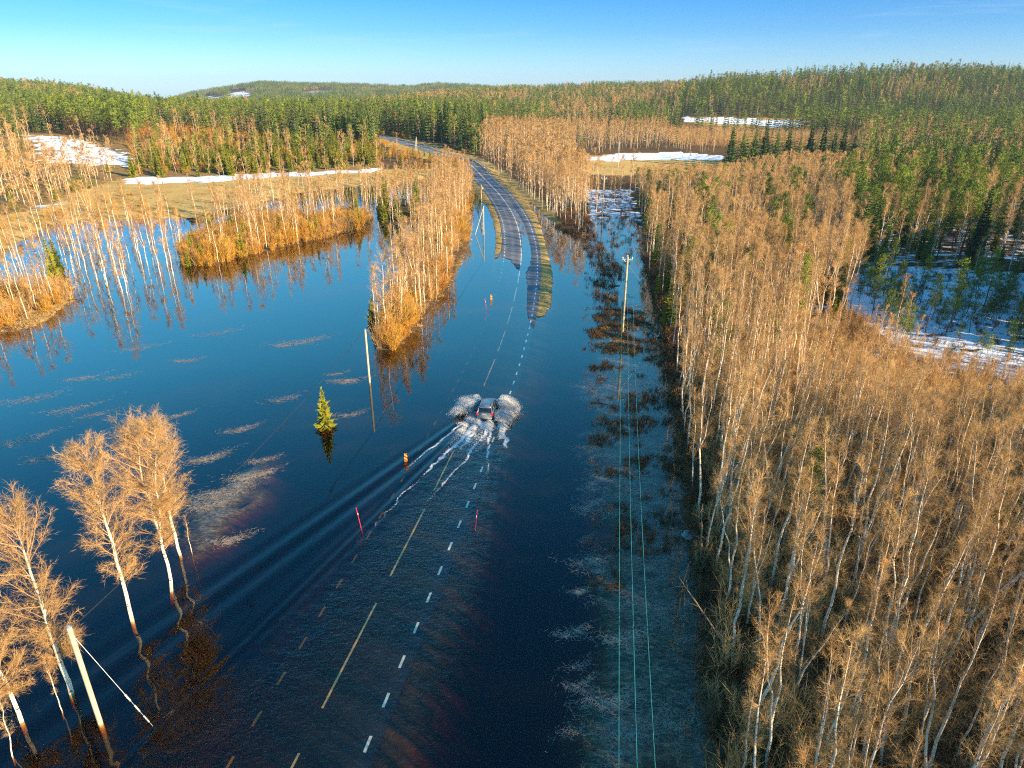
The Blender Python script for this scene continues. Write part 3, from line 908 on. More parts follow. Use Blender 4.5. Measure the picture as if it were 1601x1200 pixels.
reg('birch_full', [birch(13, 46, 24, 4, 0.020, .80, .014, .085, wide=w_, crown0=.22, lean=.4, fork=fk) for fk, w_ in ((0, .13), (0, .14), (.4, .12), (0, .12))], BK, [M['twig']], 13, 'birch')
reg('birch_mid', [birch(13, 34, 22, 3, 0.017, .78, .013, .085, wide=w_, crown0=.26, lean=.4, fork=fk, asc=10) for fk, w_ in ((0, .11), (0, .12), (.4, .10), (0, .09), (0, .12))], BK, [M['twig']], 13, 'birch')
reg('birch_far', [birch(13, 14, 36, 0, 0.055, 1.15, .05, .06, wide=.13, crown0=.20, lean=.3) for _ in range(4)], BK, [M['twig']], 13, 'birch')
reg('spruce', [spruce(16, 30, 11, 2.1, .07, 6), spruce(16, 28, 11, 1.7, .14, 6), spruce(16, 26, 10, 1.9, .2, 6)], [M['sprucebark']], [M['spruce']], 16, 'spruce')
reg('spruce_far', [spruce(16, 12, 7, 1.9, .06, 3, .08), spruce(16, 13, 7, 1.4, .10, 3, .08), spruce(16, 12, 7, 1.7, .08, 3, .08), spruce(16, 12, 6, 1.2, .1, 3, .08)], [M['sprucebark']], [M['spruce']], 16, 'spruce')
reg('young_spruce', [spruce(6, 18, 10, 1.25, .03, 6, .06), spruce(6, 16, 10, 1.0, .03, 6, .06)], [M['sprucebark']], [M['youngspruce']], 6, 'young_spruce')
reg('pine', [pine(15, 60, 24, 1.8, .42), pine(15, 54, 24, 1.6, .5), pine(15, 60, 24, 1.5, .36)], [M['pinebark']], [M['pine']], 15, 'pine')
reg('young_pine', [pine(5, 40, 20, 1.0, .22, .05, .05, .42, .8), pine(5, 34, 20, .85, .3, .05, .05, .40, .9)], [M['pinebark']], [M['pine']], 5, 'young_pine')
reg('pine_far', [pine(15, 18, 9, 1.7, .45, r0=.07, bw=.26, bl=.9), pine(15, 16, 9, 1.5, .5, r0=.07, bw=.26, bl=.9), pine(15, 20, 8, 1.5, .4, r0=.07, bw=.26, bl=.9)], [M['pinebark']], [M['pine']], 15, 'pine')

def merged(kind, i):
    """trunk and crown of one variant as one mesh, for the instanced far wood"""
    tm, cm, H = SPEC[kind][i]
    import bmesh
    bm = bmesh.new()
    bm.from_mesh(tm); nt_ = len(tm.materials); k = len(bm.faces)
    bm.from_mesh(cm); bm.faces.ensure_lookup_table()
    for f in bm.faces[k:]: f.material_index += nt_
    me = bpy.data.meshes.new(kind); bm.to_mesh(me); bm.free()
    for q in list(tm.materials) + list(cm.materials): me.materials.append(q)
    return me

PROTO = {}
def proto(kind):
    if kind not in PROTO:
        c = bpy.data.collections.new(kind + "_variants")
        if kind in SPEC: ms = [merged(kind, i) for i in range(len(SPEC[kind]))]
        else: ms = EXTRA[kind]
        for k, me in enumerate(ms):
            c.objects.link(bpy.data.objects.new("%s_variant_%d" % (kind, k), me))
        PROTO[kind] = c
    return PROTO[kind]

def scatter(name, kind, pos, rz, scl, label, cat, mat_=None):
    """one 'stuff' object: instances of a kind's variants on points"""
    n = len(pos)
    if n == 0: return None
    me = bpy.data.meshes.new(name)
    me.vertices.add(n); me.vertices.foreach_set('co', np.asarray(pos, np.float32).ravel())
    set_attr(me, 'rz', rz); set_attr(me, 'sc', scl)
    a = me.attributes.new('vi', 'INT', 'POINT'); 
    c = proto(kind)
    a.data.foreach_set('value', rng.integers(0, len(c.objects), n).astype(np.int32))
    o = bpy.data.objects.new(name, me); COL.objects.link(o)
    ng = bpy.data.node_groups.new(name + "_scatter", 'GeometryNodeTree')
    ng.interface.new_socket("Geometry", in_out='INPUT', socket_type='NodeSocketGeometry')
    ng.interface.new_socket("Geometry", in_out='OUTPUT', socket_type='NodeSocketGeometry')
    gi = ng.nodes.new('NodeGroupInput'); go = ng.nodes.new('NodeGroupOutput')
    ip = ng.nodes.new('GeometryNodeInstanceOnPoints'); ci = ng.nodes.new('GeometryNodeCollectionInfo')
    ci.inputs['Collection'].default_value = c; ci.inputs['Separate Children'].default_value = True; ci.inputs['Reset Children'].default_value = True
    def na(nm, dt):
        q = ng.nodes.new('GeometryNodeInputNamedAttribute'); q.data_type = dt; q.inputs['Name'].default_value = nm; return q.outputs['Attribute']
    cx = ng.nodes.new('ShaderNodeCombineXYZ'); ng.links.new(na('rz', 'FLOAT'), cx.inputs[2])
    ng.links.new(gi.outputs[0], ip.inputs['Points']); ng.links.new(ci.outputs[0], ip.inputs['Instance'])
    ip.inputs['Pick Instance'].default_value = True
    ng.links.new(na('vi', 'INT'), ip.inputs['Instance Index'])
    ng.links.new(cx.outputs[0], ip.inputs['Rotation']); ng.links.new(na('sc', 'FLOAT'), ip.inputs['Scale'])
    ng.links.new(ip.outputs[0], go.inputs[0])
    md = o.modifiers.new("scatter", 'NODES'); md.node_group = ng
    tag(o, label, cat, kind='stuff')
    return o

BASE = {'birch': ('birch_tree', 'birch'), 'birch_full': ('birch_tree', 'birch'), 'birch_mid': ('birch_tree', 'birch'), 'birch_far': ('birch_tree', 'birch'), 'birch_hero': ('birch_tree', 'birch'),
        'spruce': ('spruce_tree', 'spruce'), 'pine': ('pine_tree', 'pine'), 'young_spruce': ('young_spruce', 'spruce'), 'young_pine': ('young_pine', 'pine')}
def plant_tree(kind, x, y, z, h, label, group=None, var=None, rz=None, tilt=(0, 0)):
    nm, cat = BASE[kind]
    L = SPEC[kind]; v = L[var if var is not None else int(rng.integers(0, len(L)))]
    o = empty(nm, (x, y, z), rng.uniform(0, 6.28) if rz is None else rz)
    o.rotation_euler[0] = tilt[0]; o.rotation_euler[1] = tilt[1]
    s = h / v[2]; o.scale = (s, s, s)
    for pn, me in (('trunk', v[0]), ('crown', v[1])):
        c = bpy.data.objects.new(pn, me); COL.objects.link(c); c.parent = o
    tag(o, label, cat, group)
    return o

# ------------------------------------------------------------------ where each kind grows (outlines of tree feet as surveyed on the photograph)
Z = []
def zone(name, poly, mix): Z.append((name, poly, mix))
zone('island', [(589, 542), (610, 542), (645, 508), (694, 450), (726, 385), (736, 330), (738, 292), (732, 268), (700, 262), (680, 280), (672, 320), (655, 370), (628, 425), (598, 482), (584, 520)], [(.40, 'birch', (8.5, 12.5))])
zone('islet', [(-90, 540), (0, 515), (55, 500), (105, 470), (110, 448), (60, 442), (0, 452), (-90, 468)], [(.10, 'birch', (7, 11))])
zone('road', [(745, 262), (765, 262), (800, 290), (838, 340), (850, 400), (845, 480), (700, 1300), (330, 1300), (560, 800), (690, 590), (770, 460), (790, 380), (770, 320), (742, 286)], [])
zone('corridor', [(912, 342), (990, 342), (1000, 350), (1012, 420), (1044, 530), (1056, 620), (1075, 760), (1095, 950), (1125, 1250), (845, 1300), (905, 700), (915, 560), (900, 420), (850, 405), (850, 350), (880, 352), (920, 372)], [])
zone('penin', [(285, 412), (330, 414), (380, 400), (455, 383), (520, 367), (578, 352), (582, 340), (520, 340), (460, 348), (420, 340), (380, 345), (300, 380), (283, 395)], [(.30, 'birch', (8, 13)), (.07, 'young_spruce', (3, 6))])
zone('backl', [(586, 352), (640, 352), (664, 330), (664, 312), (620, 318), (585, 325)], [(.30, 'birch', (9, 12)), (.2, 'young_spruce', (4, 9))])
zone('flood_l', [(118, 438), (128, 425), (180, 470), (230, 450), (280, 440), (285, 395), (300, 352), (190, 345), (90, 354), (-10, 400), (-90, 410), (-90, 460), (0, 448), (60, 440)], [(.17, 'birch', (9, 13)), (.004, 'young_spruce', (5, 8))])
zone('flood_b', [(300, 345), (450, 302), (560, 292), (662, 282), (672, 300), (660, 350), (640, 380), (585, 352), (582, 335), (460, 345), (420, 335), (340, 350)], [(.20, 'birch', (8, 12)), (.012, 'young_spruce', (4, 8))])
zone('field_l', [(60, 330), (120, 300), (190, 283), (340, 279), (450, 272), (560, 265), (665, 262), (690, 265), (670, 285), (600, 291), (450, 306), (290, 343), (190, 346), (90, 354), (0, 400), (-90, 408), (-90, 345)], [(.012, 'birch', (7, 11))])
zone('slope_snow', [(35, 208), (90, 208), (215, 243), (205, 272), (70, 262), (40, 240)], [(.07, 'birch', (9, 13)), (.06, 'young_pine', (2, 4))])
zone('slope_l', [(-150, 345), (60, 330), (190, 283), (205, 272), (70, 262), (40, 215), (-150, 205)], [(.26, 'birch', (9, 14)), (.08, 'young_spruce', (2, 5))])
zone('road_front', [(590, 270), (672, 268), (690, 262), (690, 240), (640, 228), (592, 232)], [(.14, 'young_spruce', (3, 4.5)), (.07, 'birch', (4.5, 6.5))])
zone('young_l', [(205, 279), (340, 276), (480, 268), (600, 260), (640, 263), (665, 262), (640, 240), (600, 232), (560, 228), (420, 228), (330, 240), (230, 240)], [(.42, 'young_spruce', (5, 10)), (.16, 'birch', (8, 12)), (.05, 'pine', (12, 16))])
zone('scrub_l', [(230, 240), (330, 240), (420, 228), (430, 212), (260, 205), (240, 212)], [(.16, 'young_spruce', (2, 5)), (.10, 'birch', (9, 12)), (.03, 'pine', (12, 15))])
zone('pine_l', [(75, 215), (90, 212), (215, 243), (238, 240), (240, 205), (80, 203)], [(.75, 'pine', (16, 19))])
zone('verge_far', [(592, 232), (600, 207), (700, 228), (742, 245), (762, 264), (744, 286), (690, 262), (665, 262), (640, 245)], [(.02, 'birch', (6, 8))])
zone('wall_l', [(420, 228), (560, 228), (592, 230), (600, 206), (690, 222), (745, 240), (760, 225), (760, 180), (400, 180), (400, 212), (430, 212)], [(.62, 'spruce', (15, 21)), (.14, 'pine', (16, 20)), (.04, 'birch', (12, 14))])
zone('birch_roadr', [(762, 262), (800, 288), (845, 325), (868, 352), (905, 376), (922, 368), (918, 300), (905, 275), (900, 238), (860, 225), (745, 228), (748, 245)], [(.60, 'birch', (10, 14))])
zone('field_r', [(900, 275), (1100, 276), (1140, 262), (1128, 240), (1010, 235), (898, 242)], [(.004, 'birch', (5, 7))])
zone('gap_r', [(912, 342), (990, 342), (990, 282), (912, 278)], [(.10, 'birch', (7, 12)), (.03, 'young_spruce', (1.5, 4))])
zone('snowfield_far', [(1062, 184), (1262, 186), (1262, 200), (1230, 208), (1120, 208)], [(.006, 'birch', (5, 8))])
zone('belt_low', [(1040, 200), (1062, 200), (1120, 208), (1340, 212), (1340, 246), (1130, 246), (1130, 238), (1040, 226)], [(.10, 'birch', (5, 7))])
zone('belt', [(745, 242), (900, 242), (1130, 240), (1040, 226), (1040, 206), (745, 203)], [(.50, 'birch', (8.5, 11.5)), (.03, 'spruce', (10, 14))])
zone('conif_r1', [(1130, 266), (1340, 266), (1340, 246), (1130, 246)], [(.50, 'spruce', (12, 16)), (.05, 'birch', (9, 12))])
zone('conif_r2', [(1340, 300), (1800, 330), (1800, 215), (1340, 212)], [(.26, 'spruce', (9, 18)), (.16, 'pine', (10, 16)), (.22, 'birch', (9, 13)), (.07, 'young_spruce', (4, 8))])
zone('birch_rmid', [(985, 284), (1140, 262), (1340, 262), (1345, 300), (1290, 330), (1320, 380), (1336, 440), (1330, 500), (1180, 560), (1052, 560), (1040, 520), (1012, 420), (1000, 330)], [(.48, 'birch', (10, 14)), (.06, 'pine', (9, 14)), (.08, 'young_spruce', (4, 8))])
zone('dark_r', [(1290, 320), (1345, 300), (1900, 330), (1900, 432), (1601, 426), (1450, 418), (1336, 424), (1320, 380)], [(.24, 'pine', (9, 17)), (.14, 'spruce', (8, 16)), (.22, 'birch', (10, 14)), (.06, 'young_spruce', (4, 8))])
zone('clear_r', [(1336, 424), (1450, 418), (1601, 426), (1640, 430), (1640, 600), (1560, 588), (1450, 560), (1375, 525), (1336, 480)], [(.21, 'young_pine', (1.6, 6.5)), (.03, 'pine', (7, 11)), (.02, 'birch', (5, 8))])
zone('shade_r', [(1640, 430), (1900, 430), (3200, 760), (3200, 900), (1760, 680), (1640, 600)], [(.5, 'pine', (14, 18)), (.2, 'spruce', (12, 16))])
zone('low_birch', [(1320, 500), (1375, 525), (1450, 560), (1560, 588), (1760, 680), (1760, 740), (1560, 650), (1330, 580), (1180, 560)], [(.42, 'birch', (3.5, 7))])
zone('near', [(1052, 560), (1180, 560), (1330, 580), (1560, 650), (3200, 900), (60000, 3000), (60000, 60000), (1300, 60000), (1128, 1250), (1100, 950), (1082, 760), (1062, 640)], [(.93, 'birch', (8, 14.5)), (.04, 'young_spruce', (2.5, 6)), (.012, 'pine', (8, 11))])

def tz(x, y): return terrain_z(np.asarray(x, float), np.asarray(y, float))
cand = []
def band(y0, y1, x0, x1, step):
    gx = np.arange(x0, x1, step); gy = np.arange(y0, y1, step)
    X_, Y_ = np.meshgrid(gx, gy)
    x = X_.ravel() + rng.uniform(-.48, .48, X_.size) * step; y = Y_.ravel() + rng.uniform(-.48, .48, X_.size) * step
    k = np.abs(x) < np.abs(y) * 0.95 + 75
    return x[k], y[k]
trees = {}   # species -> rows x,y,z,h,zoneindex
rows = []
KID = ['birch', 'spruce', 'pine', 'young_spruce', 'young_pine']
for (y0, y1, x0, x1, st, pf) in ((-38, 5, 13, 75, 2.4, .40), (5, 118, -125, 135, 1.8, 1), (118, 265, -240, 240, 2.6, 1), (265, 560, -520, 540, 3.9, 1)):
    x, y = band(y0, y1, x0, x1, st)
    if y0 < 0:
        e_ = np.interp(y, [-40, 5], [15, 12.2]); ok = x > e_
        zi = np.full(len(x), len(Z) - 1); x, y, zi = x[ok], y[ok], zi[ok]
        z = tz(x, y)
    else:
        z = tz(x, y)
        px, py = P(x, y, np.maximum(z, 0))
        zi = np.full(len(x), -1)
        for i in range(len(Z) - 1, -1, -1):
            zi[inpoly(px, py, Z[i][1])] = i
        if y0 >= 118:
            un = (zi < 0) & (py < 262)
            zi[un] = 900
    _, _, rd = road_st(x, y)
    ok = (zi >= 0) & (np.abs(rd) > 7.5)
    x, y, z, zi = x[ok], y[ok], z[ok], zi[ok]
    u = rng.uniform(0, 1, len(x)) / pf
    clump = fbm(x / 7, y / 7, 60, 2)
    for i in np.unique(zi):
        mix = Z[i][2] if i < 900 else [(.40, 'spruce', (12, 18)), (.25, 'pine', (13, 18)), (.10, 'birch', (10, 13))]
        a = 0.0
        sel = zi == i
        mod = 0.55 + 0.9 * clump if st < 3.5 else 1.0 + 0 * clump
        if i < 900 and Z[i][0] == 'near': mod = mod * (0.62 + 0.38 * sstep(20, 32, x))
        for p, kd, (h0, h1) in mix:
            m_ = sel & (u * 1.0 / mod >= a) & (u / mod < a + p)
            a += p
            n = m_.sum()
            if n: rows.append(np.c_[x[m_], y[m_], z[m_], rng.uniform(h0, h1, n), np.full(n, i), np.full(n, KID.index(kd))])
rows = np.concatenate(rows)
# the wood gets lower towards the snowy clearing
_px, _py = P(rows[:, 0], rows[:, 1], rows[:, 2] * 0)
_lim = np.maximum(4.0, 32.0 - 0.43 * rows[:, 1] + np.interp(_px, [1250, 1450], [5, 0]))
_m = (_px > 1250) & (rows[:, 1] < 84) & (rows[:, 1] > 5)
rows[_m, 3] = np.minimum(rows[_m, 3], _lim[_m] * rng.uniform(.8, 1.05, _m.sum()))
_zr = [i for i, q in enumerate(Z) if q[0] == 'birch_rmid'][0]
_m = (rows[:, 4] == _zr) & (_px < 1340)
_top = np.maximum(3.0, (_py - np.interp(_px, [1000, 1130, 1200, 1340], [268, 266, 250, 245])) * np.hypot(rows[:, 1], 30) / F)
rows[_m, 3] = np.minimum(rows[_m, 3], _top[_m] * rng.uniform(.85, 1.1, _m.sum()))
# water trees stand on the bed only where it is shallow enough
rows = rows[rows[:, 2] > -1.7]
rows[:, 2] = np.maximum(rows[:, 2], -0.6)

FORMS = {'birch_full': ['full', 'broad', 'forked', 'bushy'], 'birch': ['slender', 'straight', 'high-crowned', 'forked', 'wide-crowned', 'high-forked', 'bare-stemmed', 'full'], 'birch_mid': ['straight', 'broad', 'forked', 'slim', 'bushy']}
def finer(lab, grp, kind, var, col, row, h_, h0, h1):
    q = 'tall' if h_ > h0 + .66 * (h1 - h0) else ('short' if h_ < h0 + .33 * (h1 - h0) else 'middling')
    f = FORMS[kind][var] + ' ' if kind in FORMS else ''
    side = ('far left', 'left', 'centre left', 'centre', 'centre right', 'right', 'far right')[min(6, int(col * 7))]
    rw = ('front', 'second', 'third', 'middle', 'fifth', 'sixth', 'rear')[min(6, int(row * 7))]
    lab = lab.replace('bare white-stemmed ', '' if f else 'bare ').replace('dark green pointed ', 'dark ').replace('green pine with reddish stem', 'red-stemmed pine').replace('young yellow-green', 'young').replace('small sparse young', 'sparse young')
    w = ("%s %s%s" % (q, f, lab)).split()[:12]
    out_ = ' '.join(w) + ', %s row, %s' % (rw, side)
    return out_, grp + ': ' + out_
def group_info(zn, kd):
    side = {'island': 'on the narrow wooded strip beside the flooded road', 'islet': 'on the low shrubby bank at the left edge', 'penin': 'on the grassy spit across the flood water', 'backl': 'on the small wet islet behind the spit',
            'flood_l': 'standing in flood water at the far left', 'flood_b': 'standing in the flooded hollow behind the spit', 'field_l': 'alone on the yellow field at the left', 'slope_snow': 'on the snow-patched clearing at the left',
            'slope_l': 'on the open slope by the gravel track', 'young_l': 'beyond the yellow field at the left', 'scrub_l': 'in the scrub behind the young spruces', 'pine_l': 'in the dense block above the snow-patched clearing',
            'road_front': 'below the far road bend', 'verge_far': 'on the verge of the far road bend', 'wall_l': 'in the tall dark wood behind the road bend', 'birch_roadr': 'right of the dry road bend', 'field_r': 'on the small yellow field behind the power line', 'gap_r': 'in the power line gap before the field',
            'snowfield_far': 'by the distant snowy field', 'belt_low': 'in the low thicket before the distant snowy field', 'belt': 'in the belt behind the small yellow field', 'conif_r1': 'in the dark clump right of the small yellow field', 'conif_r2': 'in the mixed wood below the right hill',
            'birch_rmid': 'in the wood between power line and snowy clearing', 'dark_r': 'in the shaded wood behind the snowy clearing', 'clear_r': 'on the snowy clearing at the right', 'shade_r': 'right of the snowy clearing', 'low_birch': 'in the thicket before the snowy clearing',
            'near': 'in the dense wood at the lower right', 'far': 'in the distant mixed wood'}[zn]
    look = {'birch': 'bare white-stemmed birch', 'spruce': 'dark green pointed spruce', 'pine': 'green pine with reddish stem', 'young_spruce': 'young yellow-green spruce', 'young_pine': 'small sparse young pine'}[kd]
    return look + ' ' + side, {'birch': 'birches ', 'spruce': 'spruces ', 'pine': 'pines ', 'young_spruce': 'young spruces ', 'young_pine': 'young pines '}[kd] + side

RAND = {}
for ki, kd in enumerate(KID):
    r = rows[rows[:, 5] == ki]
    px, py = P(r[:, 0], r[:, 1], np.maximum(r[:, 2], 0) + r[:, 3] * 0.7)
    inside = (px > -5) & (px < 1606) & (py > 60) & (py < 1215) & (r[:, 1] > 8)
    dist = np.sqrt(r[:, 0] ** 2 + r[:, 1] ** 2 + 30 ** 2)
    score = r[:, 3] / dist * inside
    order = np.argsort(-score)
    cap_ = {'birch': 288, 'spruce': 120, 'pine': 130, 'young_spruce': 90, 'young_pine': 70}[kd]
    single = order[:cap_]; single = single[score[single] > 0]
    rest = np.setdiff1d(np.arange(len(r)), single)
    for i in single:
        zn = Z[int(r[i, 4])][0] if r[i, 4] < 900 else 'far'
        lab, grp = group_info(zn, kd)
        k2 = kd
        if kd == 'birch' and dist[i] > 105: k2 = 'birch_mid'
        if kd == 'birch' and zn in ('island', 'birch_roadr', 'backl', 'penin', 'flood_b', 'flood_l', 'islet'): k2 = 'birch_full'
        s_ = 0.035 if kd == 'birch' else 0.015
        vr = int(rng.integers(0, len(SPEC[k2])))
        hr = [m_[2] for m_ in (Z[int(r[i, 4])][2] if r[i, 4] < 900 else []) if m_[1] == kd] or [(10, 16)]
        mz = single[r[single, 4] == r[i, 4]]
        lab, grp = finer(lab, grp, k2, vr, (px[mz] < px[i]).mean(), (dist[mz] < dist[i]).mean(), r[i, 3], *hr[0])
        plant_tree(k2, r[i, 0], r[i, 1], r[i, 2], r[i, 3], lab, grp, vr, tilt=tuple(rng.normal(0, s_ * (3.5 if rng.uniform() < .12 else 1), 2)))
    RAND[kd] = (r[rest], dist[rest])
print("singles done", len(rows))
def put(name, kind, rr, label, cat):
    if len(rr) == 0: return
    H = {'birch': 13, 'birch_mid': 13, 'birch_full': 13, 'birch_far': 13, 'spruce': 16, 'spruce_far': 16, 'pine': 15, 'pine_far': 15, 'young_spruce': 6, 'young_pine': 5}[kind]
    scatter(name, kind, rr[:, :3], rng.uniform(0, 6.28, len(rr)), rr[:, 3] / H, label, cat)
r, d = RAND['birch']
put("birch_wood", 'birch', r[d < 80], "more bare birches filling the near wood at the right", "wood")
put("birch_wood", 'birch_mid', r[(d >= 80) & (d < 240)], "bare birches massed in the middle distance", "wood")
put("birch_wood", 'birch_far', r[d >= 240], "brown bare birch belts in the distance", "wood")
r, d = RAND['spruce']
put("spruce_wood", 'spruce', r[d < 170], "dark spruces filling the shaded wood at the right", "wood")
put("spruce_wood", 'spruce_far', r[d >= 170], "spruce wood behind the fields and the road bend", "wood")
r, d = RAND['pine']
put("pine_wood", 'pine', r[d < 170], "pines filling the shaded wood at the right", "wood")
put("pine_wood", 'pine_far', r[d >= 170], "pine wood behind the fields", "wood")
r, d = RAND['young_spruce']
put("young_spruce_wood", 'young_spruce', r, "young spruce growth beyond the yellow field", "wood")
r, d = RAND['young_pine']
put("young_pine_growth", 'young_pine', r, "low young pines scattered on the clearings", "wood")

# far forest on the hills
OPEN = [[(314, 147), (345, 149), (352, 161), (325, 161)], [(358, 140), (385, 140), (400, 158), (358, 160)], [(470, 141), (520, 139), (520, 149), (470, 150)], [(1062, 182), (1262, 184), (1262, 200), (1062, 200)],
        [(620, 151), (720, 151), (720, 160), (620, 160)]]
def far_rows(y0, y1, st):
    gy = np.arange(y0, y1, st); out_ = []
    for yy in gy:
        w = yy * 0.86 + 25
        n = int(2 * w / st)
        out_.append(np.c_[rng.uniform(-w, w, n), yy + rng.uniform(-.5, .5, n) * st])
    q = np.concatenate(out_)
    z = H_far(q[:, 0], q[:, 1])
    px, py = P(q[:, 0], q[:, 1], z)
    ok = np.ones(len(q), bool)
    for p in OPEN: ok &= ~inpoly(px, py, p)
    return q[ok], z[ok], px[ok], py[ok]
q, z, px, py = far_rows(560, 1200, 5.1)
nz_ = fbm(q[:, 0] / 60, q[:, 1] / 60, 70, 3)
u = rng.uniform(0, 1, len(q))
thin = (px > 560) & (px < 1060) & (nz_ > .52)
bi = (u < .02) | ((nz_ > 0.70) & (u < .4)) | (thin & (u < .35)) | ((px > 1330) & (px < 1480) & (py > 150) & (py < 178) & (nz_ > .62) & (u < .25))
pi_ = ~bi & (u > np.where(px < 420, .35, .68))
keep = ~(thin & (u > .8)) & ~((u > .94))
hh = (8 + 11 * rng.uniform(0, 1, len(q)) ** .8) * np.where(rng.uniform(0, 1, len(q)) < .08, 1.2, 1)
for nm, kd, m_ in (("birch_wood", 'birch_far', bi), ("pine_wood", 'pine_far', pi_), ("spruce_wood", 'spruce_far', ~bi & ~pi_)):
    m_ = m_ & keep
    put(nm, kd, np.c_[q[m_], z[m_] - .3, hh[m_]], nm.split('_')[0] + " trees covering the distant hillsides", "wood")

# clusters for the farthest hills
def cluster(kind, n, r_):
    tm, cm, H = SPEC[kind][0]
    import bmesh
    me0 = merged(kind, 0); me1 = merged(kind, 1)
    bm = bmesh.new()
    for i in range(n):
        k = len(bm.verts); bm.from_mesh(me0 if i % 2 else me1); bm.verts.ensure_lookup_table()
        s = rng.uniform(.65, 1.15); a = rng.uniform(0, 6.28)
        M_ = Matrix.Translation((rng.uniform(-r_, r_), rng.uniform(-r_, r_), -.5)) @ Matrix.Rotation(a, 4, 'Z') @ Matrix.Diagonal((s, s, s, 1))
        bmesh.ops.transform(bm, matrix=M_, verts=bm.verts[k:])
    me = bpy.data.meshes.new(kind + "_cluster"); bm.to_mesh(me); bm.free()
    for m_ in me0.materials: me.materials.append(m_)
    return me
EXTRA = {'clump_spruce': [cluster('spruce_far', 9, 9) for _ in range(3)], 'clump_pine': [cluster('pine_far', 9, 9) for _ in range(2)], 'clump_birch': [cluster('birch_far', 7, 9)]}
q, z, px, py = far_rows(1200, 3300, 15)
ok = ((py < 178) | (px > 0))
q, z, px, py = q[ok], z[ok], px[ok], py[ok]
u = rng.uniform(0, 1, len(q)); nz_ = fbm(q[:, 0] / 160, q[:, 1] / 160, 75, 3)
bi = (u < .05) | ((nz_ > .62) & (u < .5)); pi_ = ~bi & (u > .55)
for nm, kd, m_ in (("birch_wood", 'clump_birch', bi), ("pine_wood", 'clump_pine', pi_), ("spruce_wood", 'clump_spruce', ~bi & ~pi_)):
    scatter(nm, kd, np.c_[q[m_], z[m_] - .5], rng.uniform(0, 6.28, m_.sum()), rng.uniform(.75, 1.1, m_.sum()), nm.split('_')[0] + " groves on the farthest ridges", "wood")

# ------------------------------------------------------------------ the birches in the water at the lower left
def base_of(p): return G(p[0], p[1], 0.0)
hero = [((110, 1085), 12.9, 0, "tall bare birch rising from the water left of the near cut-off pole", 0.2),
        ((207, 972), 12.8, 1, "bare birch in the water, middle one of the lower left row", 1.5),
        ((265, 925), 13.0, 2, "bare birch in the water, the right one of the close pair's front stems", 2.6),
        ((283, 865), 11.6, 1, "bare birch behind its twin at the right end of the lower left row", 4.0),
        ((33, 1127), 11.5, 0, "bare birch with pale stem cut by the lower left edge of the photo", 5.0)]
for p, h, v, lab, rz in hero:
    x, y = base_of(p)
    plant_tree('birch_hero', x, y, -0.5, h + .5, lab, "birches standing in the water at the lower left", v, rz, (rng.normal(0, .02), -0.03))
for p, h, lab in (((95, 1112), 4.2, "small thin birch stem beside the foot of the tall left birch"), ((300, 862), 3.6, "short birch sapling at the foot of the rightmost lower left birch"),
                  ((18, 1182), 5.0, "thin birch sapling in the bottom left corner"), ((-20, 1010), 12.0, "birch half outside the left edge behind the cut-off one"), ((-45, 900), 12.5, "birch mostly outside the left edge")):
    x, y = base_of(p)
    plant_tree('birch', x, y, -0.5, h, lab, None)

# single trees the photograph singles out
x, y = base_of((509, 667))
plant_tree('young_spruce', x, y, -0.75, 5.2, "lone small spruce standing in open flood water at the left", None, 0)
for p, h, w_ in (((383, 398), 4.2, "bushy young spruce at the front of the flooded spit, right of its left group"), ((360, 402), 3.4, "young spruce in the spit's left group, second from its right"), ((322, 411), 3.2, "low young spruce near the left end of the flooded spit"),
                 ((300, 412), 2.8, "lowest young spruce at the very left end of the flooded spit"), ((345, 405), 3.0, "small spruce in the middle of the spit's left group"), ((563, 355), 4.0, "young spruce at the right end of the flooded spit"),
                 ((548, 358), 3.2, "small spruce beside the one at the spit's right end"), ((625, 345), 7.5, "tallest dark spruce on the wet islet left of the wooded strip"), ((612, 342), 5.5, "shorter spruce left of the tall one on the wet islet"),
                 ((648, 335), 5.0, "spruce at the right edge of the wet islet"), ((560, 345), 6.5, "dark spruce among birches behind the spit's right end"), ((92, 430), 6.5, "taller spruce between flooded birches at the far left"), ((100, 425), 5.5, "shorter spruce beside the taller one among far left flooded birches"),
                 ((489, 372), 3.2, "small yellow-green spruce at the middle of the spit's waterfront"), ((586, 500), 3.0, "small spruce at the lake side of the wooded strip's tip")):
    x, y = base_of(p)
    plant_tree('young_spruce', x, y - 1.5, max(-.3, float(tz([x], [y - 1.5])[0])) - .1, h + 1.4, w_, "small spruces by the flooded spit and its neighbours")
row_ = ((1140, 262, 18.5, "dark spruce at the left end of the row above the right birch wood"), (1158, 259, 15, "shorter spruce second from the left end of the row of dark spruces"), (1176, 262, 17.5, "dark spruce in the left third of the row above the birch wood"),
        (1192, 258, 19, "tall spruce before the gap in the row of dark spruces"), (1210, 262, 16, "spruce left of the middle of the row of dark spruces"), (1228, 260, 17.5, "dark spruce at the middle of the row above the birch wood"),
        (1246, 263, 14.5, "lowest spruce near the middle of the row of dark spruces"), (1262, 259, 18.5, "spruce right of the middle of the row of dark spruces"), (1281, 262, 20, "tallest spruce of the row above the right birch wood"),
        (1298, 260, 17, "spruce between the two tallest at the right of the row"), (1312, 263, 19, "broad tall spruce near the right end of the row of dark spruces"), (1330, 260, 15.5, "spruce ending the row of dark spruces at the right"))
for a_, b_, h, w_ in row_:
    x, y = G(a_, b_, 2.0)
    plant_tree('spruce', x, y, float(tz([x], [y])[0]), h, w_, "row of dark spruces above the right birch wood")

